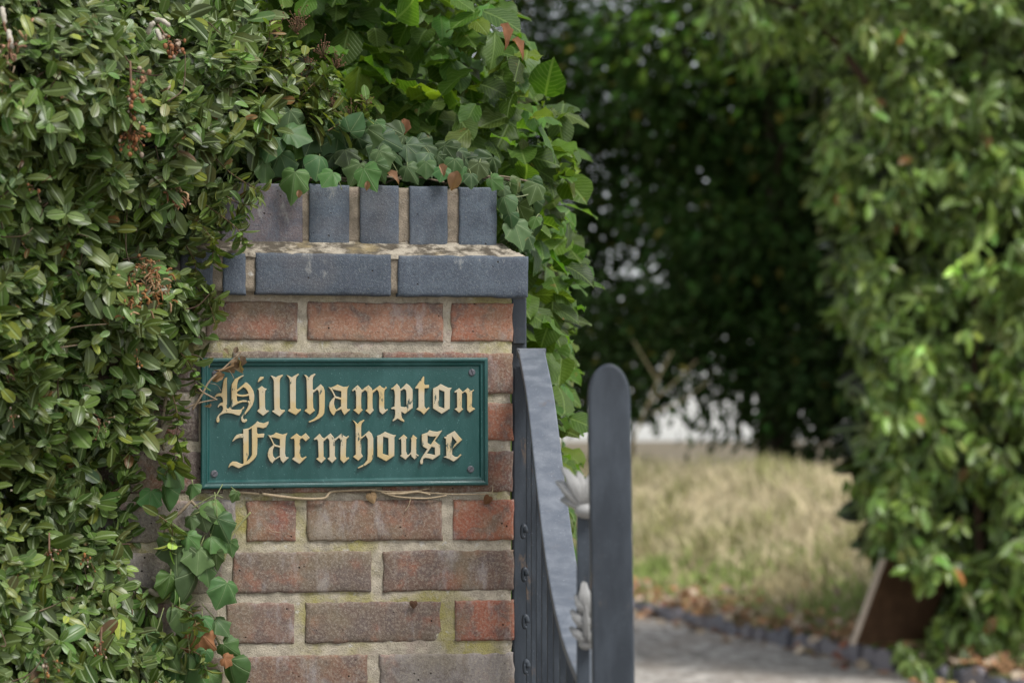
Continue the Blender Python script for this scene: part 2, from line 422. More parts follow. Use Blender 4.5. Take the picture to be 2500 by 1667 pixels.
c = mix(t, step_(t, noise_(t, co, 9, 5, .7), .35, .7, 0, .6), c, (.24, .19, .10))
finish(t, c, .95, noise_(t, co, 25, 4, .7), .03); M_TURF = m

def sheet(name, xs, ys, zf, mat):
    X, Y = np.meshgrid(xs, ys); Z = zf(X, Y); n, k = X.shape
    idx = np.arange(n * k).reshape(n, k)
    Q = np.stack([idx[:-1, :-1], idx[:-1, 1:], idx[1:, 1:], idx[1:, :-1]], -1).reshape(-1, 4)
    o = mesh_obj(name, np.stack([X, Y, Z], -1).reshape(-1, 3), Q, mat); o['kind'] = 'structure'; return o
sheet('ground', np.linspace(-700, 700, 15), np.linspace(-300, 1300, 17), lambda X, Y: X * 0 - .02, M_EARTH)
# drive: a sheet whose far edge follows the kerb
nx, ny = 50, 24
xs = np.linspace(-9, 9, nx); V = []
for j in range(ny):
    for x in xs:
        y0, y1 = -4.0, max(2.0, min(52, float(kerb_Y(x))))
        V.append((x, y0 + (y1 - y0) * j / (ny - 1), 0.0))
idx = np.arange(nx * ny).reshape(ny, nx)
o = mesh_obj('driveway', V, np.stack([idx[:-1, :-1], idx[:-1, 1:], idx[1:, 1:], idx[1:, :-1]], -1).reshape(-1, 4), M_DRIVE); o['kind'] = 'structure'
nx, ny = 90, 110; V = []
for j in range(ny):
    tt = 48 * (j / (ny - 1)) ** 1.3 + .05
    for x in np.linspace(-14, 16, nx):
        y = float(kerb_Y(x)) + tt; V.append((x, y, float(bank_z(x, y)) + .03 * nz(x * 1.3, y * 1.3)))
idx = np.arange(nx * ny).reshape(ny, nx)
o = mesh_obj('grass_bank', V, np.stack([idx[:-1, :-1], idx[:-1, 1:], idx[1:, 1:], idx[1:, :-1]], -1).reshape(-1, 4), M_TURF); o['kind'] = 'structure'

# grass blades on the bank (stuff)
def blades(name, n, tlo, thi, hlo, hhi, wid, cols, var, lean):
    X = RNG.uniform(-1.5, 5.6, n); T = tlo + (thi - tlo) * RNG.random(n) ** .9; Y = kerb_Y(X) + T
    keep = np.array([nz(x * .9, y * .45, 3) for x, y in zip(X, Y)]) > RNG.uniform(-.75, .1, n)
    X = X[keep]; Y = Y[keep]; n = len(X)
    P = np.stack([X, Y, bank_z(X, Y)], -1)
    D = np.stack([RNG.normal(.1, lean, n), RNG.normal(0, lean, n), np.ones(n)], -1)
    N = np.stack([RNG.normal(0, .5, n), -np.ones(n), RNG.normal(0, .2, n)], -1)
    clump = np.array([nz(x * 1.7, y * .8, 9) for x, y in zip(X, Y)])
    S = RNG.uniform(hlo, hhi, n) * (1 + .5 * clump)
    c = np.where((clump + RNG.normal(0, .25, n) > .16)[:, None], np.array(cols[1])[None], np.array(cols[0])[None]) * (1 + var * RNG.normal(0, 1, (n, 1))).clip(.5, 1.6)
    T1 = [blade_template((0, .5, 1), (wid, wid * .8, wid * .12), 3, .2, d) for d in (.1, .4, .7)]
    o = leaves(name, P, D, N, S, c, T1, M_GRASS, None); o['kind'] = 'stuff'; return o
blades('long_dry_grass', 42000, 3.7, 14, .08, .25, .036, ((.56, .475, .30), (.30, .29, .125)), .22, .8)
blades('short_green_grass', 20000, .25, 5.4, .05, .13, .09, ((.20, .26, .07), (.40, .34, .19)), .22, .45)
# leaf litter along the kerb
n = 1500; X = RNG.uniform(-.5, 3.2, n); tt = np.abs(RNG.normal(0, .9, n)) * RNG.choice([1, 1, 1, -.5], n) + .1; Y = kerb_Y(X) + tt
P = np.stack([X, Y, np.where(tt < -.15, .012, bank_z(X, Y) + .05 + .03 * RNG.random(n))], -1)
o = leaves('fallen_leaves', P, RNG.normal(0, 1, (n, 3)) * [1, 1, .3], np.stack([RNG.normal(0, .5, n), RNG.normal(-.3, .4, n), np.ones(n)], -1), RNG.uniform(.05, .10, n),
           tints(n, (.34, .19, .10), .3, (.45, .36, .26), .3), T_BEECH, M_SEED, None); o['kind'] = 'stuff'

# edging tiles along the drive, each with a scalloped top
M_EDGE = mat_paint('dark_blue_clay', (.07, .075, .095), .6, .6, (.22, .21, .23), False)
kd = np.array([1.23, -4.58, 0]); kd /= np.linalg.norm(kd); kn = np.array([kd[1], -kd[0], 0.0])
_t = M_EDGE.node_tree; _p = [n for n in _t.nodes if n.type == 'BSDF_PRINCIPLED'][0]; _c = _p.inputs['Base Color'].links[0].from_socket
_r = nd(_t, 'ShaderNodeObjectInfo').outputs['Random']
_t.links.new(mix(_t, step_(_t, _r, .25, .9, 0, .8), _c, (.17, .15, .155)), _p.inputs['Base Color'])
first = None; i = 0; s = -3.2
while s < 7.2:
    base = np.array([.96, 18.84, 0]) + kd * s
    if first is None:
        prof = [(-.105, -.06), (.105, -.06), (.105, .085)] + [(.105 * math.cos(a), .085 + .055 * math.sin(a)) for a in np.linspace(.25, math.pi - .25, 9)] + [(-.105, .085)]
        V = [kd * a + np.array([0, 0, b]) + kn * w for w in (-.026, .026) for a, b in prof]; k = len(prof)
        Fc = [tuple(range(k - 1, -1, -1)), tuple(range(k, 2 * k))] + [(j, (j + 1) % k, k + (j + 1) % k, k + j) for j in range(k)]
        first = mesh_obj('edging_tile', V, Fc, M_EDGE, smooth=False); e = first; bevel(e, .008)
    else:
        e = first.copy(); COL.objects.link(e)
    e.location = (base + np.array([0, 0, random.uniform(-.06, -.015)]) + kn * random.uniform(-.02, .02)).tolist(); e.rotation_euler = (random.uniform(-.12, .12), random.uniform(-.10, .10), random.uniform(-.10, .10))
    tag(e, 'dark blue scalloped edging tile in the row between drive and grass', 'edging tile', 'edging tiles along the drive')
    s += .236; i += 1

# paper scrap on the kerb
p = at(1897, 1518, float(18.84 - 3.72 * (1.55 - .96))); pr = []
for j in range(5):
    for k in range(7):
        pr.append(p + np.array([(k - 3) * .022 + .004 * nz(j, k), (j - 2) * .03, .012 * abs(k - 3) * .5 + .012 * nz(j * .7, k * .9, 3)]))
idx = np.arange(35).reshape(5, 7)
M_PAPER = mat_paint('white_paper', (.75, .75, .73), .1, .7, (.6, .6, .58), False)
o = mesh_obj('paper_scrap', pr, np.stack([idx[:-1, :-1], idx[:-1, 1:], idx[1:, 1:], idx[1:, :-1]], -1).reshape(-1, 4), M_PAPER, origin=p)
sm = o.modifiers.new('thick', 'SOLIDIFY'); sm.thickness = .004
tag(o, 'crumpled white paper scrap lying on the kerb in the leaf litter', 'paper')

# ------------------------------------------------------------------ trees of the wood
def rand_dir(n):
    d = RNG.normal(0, 1, (n, 3)); return unit(d)
def tree(name, label, X, Y, zc, rx, ry, rz, nclump, per, size, col, trunk_r, seed, parent_kind='tree', cr=.5, low=None, thr=-.3):
    zb = float(bank_z(X, Y)); root = thing(name, label, parent_kind, (X, Y, zb))
    rr = np.random.default_rng(seed)
    d = unit(rr.normal(0, 1, (nclump, 3))); rad = rr.random(nclump) ** .42
    C = np.array([X, Y, zc]) + d * rad[:, None] * np.array([rx, ry, rz])
    C[:, 0] += .5 * np.array([nz(c[1], c[2], seed) for c in C]); 
    if low is not None: C = C[C[:, 2] > low(C[:, 0])]
    C = C[C[:, 2] > zb + .25]
    keep = np.array([nz(c[0] * .6, c[1] * .3, c[2] * .6 + seed) + .5 * nz(c[0] * 1.5, c[1] * .6, c[2] * 1.5 + seed) for c in C]) > thr + .22 * np.clip((2.6 - C[:, 0]) / 1.6, 0, 1)
    C = C[keep]; n = len(C) * per
    cc = np.repeat(C, per, 0); off = rr.normal(0, 1, (n, 3)) * np.array([1, 1, .55]) * cr * .5
    P = cc + off
    D = unit(off) + unit(cc - np.array([X, Y, zc])) * .6 + rr.normal(0, .4, (n, 3)) + np.array([0, 0, -.25])
    N = np.stack([rr.normal(0, .55, n), rr.normal(-.25, .55, n), np.ones(n)], -1)
    ct = np.repeat(np.exp(rr.normal(0, .30, (len(C), 1))), per, 0)
    leaves('crown', P, D, N, rr.uniform(.7, 1.25, n) * size, tints(n, col, .18, (.16, .14, .03), .02) * ct, T_TREE, M_TREE, root)
    mb = MB(); top = np.array([X + .2 * math.sin(seed), Y, zc + rz * .5])
    tr = spline([(X, Y, zb - .2), (X + .08 * math.sin(seed * 3), Y, zb + (zc - zb) * .4), (X - .1, Y + .1, zc), top], 6)
    mb.tube(tr, np.linspace(trunk_r, trunk_r * .25, len(tr)), 10, tint=(.07, .055, .04)); trunk = mb.build('trunk', M_BARK, root)
    for k in range(9):
        mb = MB()
        a = tr[int(len(tr) * rr.uniform(.25, .9))]; e = np.array([X, Y, zc]) + unit(rr.normal(0, 1, 3) * [1, 1, .5]) * np.array([rx, ry, rz]) * .75
        sp = spline([a, a * .5 + e * .5 + [0, 0, .25], e], 5); mb.tube(sp, np.linspace(trunk_r * .35, .012, len(sp)), 6, tint=(.07, .055, .04)); mb.build('limb', M_BARK, trunk)
    return root
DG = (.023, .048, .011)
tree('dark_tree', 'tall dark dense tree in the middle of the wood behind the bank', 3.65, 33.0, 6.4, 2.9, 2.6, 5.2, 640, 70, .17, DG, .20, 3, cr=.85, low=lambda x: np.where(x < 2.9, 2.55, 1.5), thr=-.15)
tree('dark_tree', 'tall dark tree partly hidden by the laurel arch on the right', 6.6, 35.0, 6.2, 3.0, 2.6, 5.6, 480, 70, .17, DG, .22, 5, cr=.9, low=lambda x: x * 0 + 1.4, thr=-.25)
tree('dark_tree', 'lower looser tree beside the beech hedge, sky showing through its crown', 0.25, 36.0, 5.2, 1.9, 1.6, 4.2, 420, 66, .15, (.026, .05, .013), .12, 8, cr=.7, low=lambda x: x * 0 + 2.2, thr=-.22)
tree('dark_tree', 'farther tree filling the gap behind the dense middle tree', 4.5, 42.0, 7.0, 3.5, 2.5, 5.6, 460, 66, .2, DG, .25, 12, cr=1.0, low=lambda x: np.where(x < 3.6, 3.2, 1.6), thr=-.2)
tree('added_shade_tree', 'spreading tree added to shade the dark wood, its lowest leafy branches hanging in at the top', 5.3, 27.0, 8.7, 4.7, 4.6, 4.0, 480, 60, .15, (.060, .110, .020), .28, 31, cr=.8, thr=-.12)  # crown above view added to shade the wood; low branches hang into view
tree('leafy_shrub', 'dark rounded shrub at the foot of the dense middle tree', 4.6, 31.0, 2.1, 1.4, 1.2, 1.5, 130, 70, .15, (.024, .045, .014), .06, 17, 'shrub', .6, thr=-.4)
tree('leafy_shrub', 'thin open shrub left of the wood with white sky between its leaves', 1.55, 31.5, 2.25, 1.35, .8, 1.1, 150, 52, .12, (.03, .055, .016), .04, 21, 'shrub', .5, low=lambda x: x * 0 + 1.66, thr=-.55)

# dry branches of a dead bush in front of the wood
b0 = at(1530, 1130, 23.0); root = thing('dead_bush', 'bare pale dead stems rising behind the gate post', 'bush', b0)
mb = MB()
for pts, r in (((( 1530, 1130), (1560, 1040), (1605, 930), (1640, 860)), .016), (((1580, 990), (1650, 930), (1700, 880)), .012), (((1605, 930), (1575, 880), (1545, 830)), .011),
               (((1590, 1010), (1660, 980), (1730, 930)), .011)):
    sp = spline([at(x, y, 23.0 + .1 * k) for k, (x, y) in enumerate(pts)], 5); mb.tube(sp, np.linspace(r * .6, r * .3, len(sp)), 6, tint=(.24, .20, .11))
mb.build('stem', M_TWIG, root)

# ------------------------------------------------------------------ laurel hedge on the right
LP = [(1722, -60), (1716, 20), (1728, 62), (1770, 84), (1812, 112), (1850, 132), (1905, 110), (1965, 140), (2000, 230), (2012, 330), (1996, 430), (2012, 520), (2050, 640), (2058, 800), (2078, 930),
      (2092, 1060), (2102, 1180), (2110, 1300), (2150, 1400), (2215, 1450), (2330, 1470), (2300, 1530), (2210, 1570), (2165, 1620), (2190, 1720), (3050, 1720), (3050, -420), (1722, -420)]
root = thing('laurel_hedge', 'tall laurel hedge arching over on the right of the drive', 'hedge', (3.2, 14.3, 0))
n = 5400; per = 6
px = RNG.uniform(1680, 3050, n); py = RNG.uniform(-420, 1720, n)
k = in_poly(px - 26, py + 30, LP); px = px[k]; py = py[k]
hole = np.array([nz(x * .0075, y * .0075, 5) + .7 * nz(x * .02, y * .02, 6) for x, y in zip(px, py)])
k = hole > -.24; px = px[k]; py = py[k]; n = len(px)
Y = 13.3 + 1.3 * RNG.random(n) ** 1.5 + .45 * np.array([nz(x * .012, y * .012, 1) for x, y in zip(px, py)])
C = np.stack([(px - CX) / F * 13.6, Y, H - (py - CY) / F * 13.6], -1)
SD = np.stack([RNG.normal(-.12, .45, n), RNG.normal(-.6, .4, n), RNG.normal(-.35, .45, n)], -1)
j_ = np.repeat(np.arange(n), per); q_ = np.tile(np.arange(per), n) / per; n = len(j_)
P = C[j_] - unit(SD)[j_] * (q_ * .13)[:, None] + RNG.normal(0, .022, (n, 3))
D = unit(SD)[j_] * .55 + np.stack([RNG.normal(0, .55, n), RNG.normal(-.1, .4, n), RNG.normal(-.55, .45, n)], -1)
N = np.stack([RNG.normal(-.1, .45, n), RNG.normal(-.8, .35, n), RNG.normal(.8, .4, n)], -1)
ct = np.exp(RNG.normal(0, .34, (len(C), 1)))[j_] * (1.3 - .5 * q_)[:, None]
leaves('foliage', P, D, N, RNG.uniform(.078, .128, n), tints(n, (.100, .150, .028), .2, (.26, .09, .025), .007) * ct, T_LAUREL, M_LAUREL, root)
m_ = 14000; px = RNG.uniform(1680, 3050, m_); py = RNG.uniform(-420, 1720, m_); k = in_poly(px - 46, py + 46, LP); px = px[k]; py = py[k]; m_ = len(px)
k = np.array([nz(x * .0075, y * .0075, 5) for x, y in zip(px, py)]) > -.52; px = px[k]; py = py[k]; m_ = len(px)
Yi = RNG.uniform(14.7, 15.7, m_)
leaves('shade_tinted_foliage', np.stack([(px - CX) / F * 14.6, Yi, H - (py - CY) / F * 14.6], -1), RNG.normal(0, 1, (m_, 3)) + [0, 0, -.5], np.array([0, -.9, .4]) + RNG.normal(0, .4, (m_, 3)), RNG.uniform(.16, .24, m_), tints(m_, (.022, .034, .009), .2), T_LAUREL, M_LAUREL, root)  # inner leaves tinted near black, painting shade into the hedge gaps
for k in range(12):
    mb = MB(); x = random.uniform(2.35, 4.4); y = random.uniform(13.9, 14.8); zt = random.uniform(1.6, 4.0)
    sp = spline([(x, y, -.1), (x + random.uniform(-.1, .1), y, zt * .5), (x + random.uniform(-.3, .2), y - .3, zt)], 5); mb.tube(sp, np.linspace(.03, .008, len(sp)), 6, tint=(.09, .06, .04)); mb.build('stem', M_BARK, root)
mb = MB(); sp = spline([at(2200, 330, 13.9), at(2000, 60, 13.9), at(1800, -20, 13.9)], 5); mb.tube(sp, np.linspace(.03, .008, len(sp)), 6, tint=(.09, .06, .04))
mb.build('stem', M_BARK, root)

# board leaning in front of the hedge foot
YB = 13.75; a = at(2087, 1572, YB); b_ = at(2162, 1365, YB); a[2] = max(a[2], .06)
root = thing('leaning_board', 'brown wooden board leaning at the foot of the laurel hedge, pale edge towards the drive', 'board', a)
M_WOOD = mat_tint('brown_board', .8, 9, .6); M_WOODE = mat_tint('pale_board_edge', .8, 30, .3)
up = b_ - a; side = np.array([.45, .30, 0.0])
mb = MB(); th = np.array([.02, -.012, 0.0])
q = [a, a + side, a + side + up, a + up]
mb.add([p for p in q] + [p + np.array([0, .03, 0]) for p in q], [(0, 1, 2, 3), (7, 6, 5, 4), (0, 4, 5, 1), (1, 5, 6, 2), (2, 6, 7, 3), (3, 7, 4, 0)], (.10, .055, .03)); mb.build('panel', M_WOOD, root, smooth=False)
mb = MB(); q = [a - np.array([.026, .03, 0]), a - np.array([0.001, .03, 0]), a + up - np.array([0.001, .03, 0]), a + up - np.array([.026, .03, 0])]
mb.add(q + [p + np.array([0, .065, 0]) for p in q], [(0, 1, 2, 3), (7, 6, 5, 4), (0, 4, 5, 1), (1, 5, 6, 2), (2, 6, 7, 3), (3, 7, 4, 0)], (.42, .35, .28)); mb.build('edge_strip', M_WOODE, root, smooth=False)

# ================================================================== THE PILLAR
pillar = thing('gate_pillar', 'red brick gate pillar with stepped blue brick cap, carrying the green name plate', 'pillar', ORG)
# bricks given by (left, right) photo x in rows of (top, bottom) photo y, measured at the right corner
REDC = (.275, .11, .068); BRN = (.148, .108, .088); MIX = (.182, .110, .08); GRY = (.23, .205, .19); DRK = (.11, .082, .072)
def brick(mb, l, r, tp, bt, tint, w0=0.0, depth=.03, jit=.0025, rnd=.0022, step=.010):
    yr = (tp + bt) / 2; u0, _ = uv(l, yr, w0); u1, _ = uv(r, yr, w0); v1 = uv(1255, tp, w0)[1]; v0 = uv(1255, bt, w0)[1]
    nu = max(3, int((u1 - u0) / step)); nv = max(3, int((v1 - v0) / step)); sd = random.uniform(0, 99); tilt = random.uniform(-.0012, .0012)
    us = [u0, u0 + .0012] + list(np.linspace(u0 + .004, u1 - .004, nu)) + [u1 - .0012, u1]
    vs = [v0, v0 + .0012] + list(np.linspace(v0 + .004, v1 - .004, nv)) + [v1 - .0012, v1]
    V = []; n1, n2 = len(us), len(vs)
    for j, v in enumerate(vs):
        for i, u in enumerate(us):
            ed = min(u - u0, u1 - u, v - v0, v1 - v)
            ew = rnd * max(0, 1 - ed / .0028) ** 2
            f = 1 if ed < .003 else 0
            du = f * jit * nz(v * 90, sd, 1) + .0005 * f * nz(v * 25, sd, 5); dv = f * jit * nz(u * 90, sd, 2) + .0012 * f * nz(u * 14, sd, 6)
            chip = max(0, nz(u * 45, v * 45, sd) - .25) * .006 * f
            V.append(loc(u + du, v + dv, w0 - ew - chip + tilt * (u - u0) / .1 + .0006 * nz(u * 60, v * 60, sd)))
    Fc = [(j * n1 + i, j * n1 + i + 1, (j + 1) * n1 + i + 1, (j + 1) * n1 + i) for j in range(n2 - 1) for i in range(n1 - 1)]
    ring = [i for i in range(n1)] + [j * n1 + n1 - 1 for j in range(1, n2)] + [(n2 - 1) * n1 + i for i in range(n1 - 2, -1, -1)] + [j * n1 for j in range(n2 - 2, 0, -1)]
    b = len(V); V += [V[i] - PN * depth for i in ring]; k = len(ring)
    Fc += [(ring[(q + 1) % k], ring[q], b + q, b + (q + 1) % k) for q in range(k)]
    mb.add(V, Fc, tint)
mb = MB()
rows = [((742, 835), [(160, 486, MIX), (503, 727, MIX), (752, 1083, (.285, .15, .10)), (1102, 1253, (.31, .135, .085))]),
        ((862, 960), [(216, 545, BRN), (569, 907, BRN), (934, 1252, (.19, .10, .075))]),
        ((985, 1076), [(160, 486, DRK), (503, 727, BRN), (752, 1083, MIX), (1110, 1253, REDC)]),
        ((1102, 1201), [(216, 545, DRK), (569, 907, BRN), (934, 1254, (.16, .085, .065))]),
        ((1219, 1317), [(250, 575, GRY), (602, 722, (.24, .10, .07)), (750, 1080, MIX), (1107, 1255, (.31, .105, .064))]),
        ((1342, 1440), [(216, 545, GRY), (569, 907, BRN), (936, 1256, (.145, .095, .075))]),
        ((1464, 1562), [(250, 530, GRY), (553, 719, (.19, .12, .095)), (746, 1078, BRN), (1111, 1256, (.27, .10, .065))]),
        ((1592, 1688), [(216, 545, BRN), (566, 898, MIX), (927, 1256, GRY)])]
y = 1716
for k in range(16):
    rows.append(((y, y + 98), [(216, 545, BRN), (569, 719, MIX), (746, 1078, BRN), (1107, 1256, REDC)] if k % 2 == 0 else [(216, 545, BRN), (569, 907, MIX), (936, 1256, BRN)])); y += 124
for (tp, bt), bl in rows:
    for l, r, c in bl: brick(mb, l, r, tp, bt, c)
mb.build('brick_shaft', M_BRICK, pillar)
# mortar bed behind, with a worn edge at the corner
def mortar_sheet(name, l, r, tp, bt, w, mat, amp=.0014, du=.009, edge=True, back=.40):
    u0 = uv(l, 1000, w)[0]; u1 = uv(r, 1000, w)[0]; v1 = uv(1255, tp, w)[1]; v0 = max(0.0, uv(1255, bt, w)[1])
    nu = int((u1 - u0) / du) + 2; nv = int((v1 - v0) / du) + 2; V = []
    for j in range(nv):
        v = v0 + (v1 - v0) * j / (nv - 1)
        for i in range(nu):
            u = u0 + (u1 - u0) * i / (nu - 1)
            e = .0035 * (nz(v * 40, 7) ) if edge and i == nu - 1 else 0
            V.append(loc(u + e, v, w + amp * (nz(u * 55, v * 55, 2) + .7 * nz(u * 130, v * 130, 8)) - (.004 if i == nu - 1 else 0)))
    Fc = [(j * nu + i, j * nu + i + 1, (j + 1) * nu + i + 1, (j + 1) * nu + i) for j in range(nv - 1) for i in range(nu - 1)]
    ring = [i for i in range(nu)] + [j * nu + nu - 1 for j in range(1, nv)] + [(nv - 1) * nu + i for i in range(nu - 2, -1, -1)] + [j * nu for j in range(nv - 2, 0, -1)]
    b = len(V); V += [np.array(V[i]) - PN * back for i in ring]; k = len(ring)
    Fc += [(ring[(q + 1) % k], ring[q], b + q, b + (q + 1) % k) for q in range(k)]; Fc.append(tuple(b + q for q in range(k)))
    return mesh_obj(name, V, Fc, mat, pillar)
mortar_sheet('mortar', 200, 1249, 700, 3500, -.0034, M_MORTAR, .0018)
# projecting course of blue bricks
BL1 = (.050, .065, .086); BL2 = (.060, .078, .102)
W1, W2 = .022, -.026
mb = MB()
for l, r, c in ((205, 420, BL1), (440, 520, BL1), (544, 600, BL2), (624, 955, BL1), (972, 1290, BL2)): brick(mb, l, r, 626, 725, c, W1, .06, .0014, .0018)
mb.build('corbel_course', M_BLUE, pillar)
mortar_sheet('corbel_mortar', 200, 1278, 632, 718, W1 - .004, M_CAPMORTAR, .0012, .008, True, .42)
mb = MB()
for l, r, c in ((215, 420, (.13, .105, .11)), (540, 739, (.125, .10, .105)), (755, 853, (.070, .092, .120)), (879, 974, (.060, .078, .102)), (1000, 1093, (.068, .086, .110)), (1121, 1213, (.078, .102, .130))):
    brick(mb, l, r, 459, 604, c, W2, .08, .0009, .0014)
mb.build('cap_course', M_BLUE, pillar)
mortar_sheet('cap_mortar', 210, 1209, 464, 600, W2 - .005, M_CAPMORTAR, .0016, .007, False, .34)
# right hand return of the cap and corbel (real thickness) and the sloped weathered fillet between them
ua, ub = uv(205, 620, W1)[0], uv(1289, 620, W1)[0]; va = uv(1255, 628, W1)[1]
uc = uv(1213, 600, W2)[0]; vb = uv(1255, 602, W2)[1] + .004
mb = MB(); V = []; nu, nv_ = 130, 9
for j in range(nv_):
    f = j / (nv_ - 1)
    for i in range(nu):
        u = ua + (ub - ua) * i / (nu - 1)
        ee = min(1, (ub - u) / .030); z = va + .001 + (vb - va) * min(f, ee if ee < 1 else 1) * (1 - .15 * math.sin(f * math.pi))
        V.append(loc(u, z + .0012 * nz(u * 60, f * 3, 4), W1 - .0015 - (W1 - W2 + .004) * f + .0015 * nz(u * 50, f * 4, 1) * (1 if j else .6)))
Fc = [(j * nu + i, j * nu + i + 1, (j + 1) * nu + i + 1, (j + 1) * nu + i) for j in range(nv_ - 1) for i in range(nu - 1)]
b = len(V)
for i in range(nu): V.append(V[i] - PZ * .006)
Fc += [(i + 1, i, b + i, b + i + 1) for i in range(nu - 1)]
mb.add(V, Fc); mb.build('mortar_fillet', M_FILLET, pillar)

# ================================================================== THE NAME PLATE
plate_c = pp(840, 1030, .012)
plate = thing('name_plate', 'green cast house name plate with raised gold blackletter on the brick pillar', 'sign', plate_c)
TL, TR, BR, BL = (490, 874), (1190, 873), (1191, 1184), (489, 1194)
def frame_loop(ins, w):
    c = []
    P4 = [pp(x, y, .006) for x, y in (TL, TR, BR, BL)]; L = []
    for q in P4:
        d = q - ORG; L.append(np.array([d @ PU, d[2]]))
    cen = sum(L) / 4
    out = []
    sx = [1, -1, -1, 1]; sy = [-1, -1, 1, 1]
    for q, a, b in zip(L, sx, sy): out.append(loc(q[0] + a * ins, q[1] + b * ins, w))
    return out
prof = [(0.0005, .001), (0, .0095), (.0008, .0118), (.0022, .0128), (.0048, .0128), (.0060, .0120), (.0066, .0098), (.0078, .0092), (.0090, .0098), (.0108, .0094), (.0122, .0078), (.0134, .0062)]
V = []; Fc = []
for ins, w in prof: V += frame_loop(ins, w)
for i in range(len(prof) - 1):
    for k in range(4):
        k2 = (k + 1) % 4; Fc.append((i * 4 + k, i * 4 + k2, (i + 1) * 4 + k2, (i + 1) * 4 + k))
mesh_obj('frame', V, Fc, M_GREEN, plate, smooth=False)
f_in = frame_loop(.0132, .0063); V = []; nu, nv_ = 60, 26
for j in range(nv_):
    for i in range(nu):
        a, b = i / (nu - 1), j / (nv_ - 1)
        p = (f_in[3] * (1 - a) + f_in[2] * a) * (1 - b) + (f_in[0] * (1 - a) + f_in[1] * a) * b
        V.append(p + PN * .0004 * nz(a * 9, b * 5, 3))
idx = np.arange(nu * nv_).reshape(nv_, nu)
mesh_obj('board', V, np.stack([idx[:-1, :-1], idx[:-1, 1:], idx[1:, 1:], idx[1:, :-1]], -1).reshape(-1, 4), M_GREEN, plate)

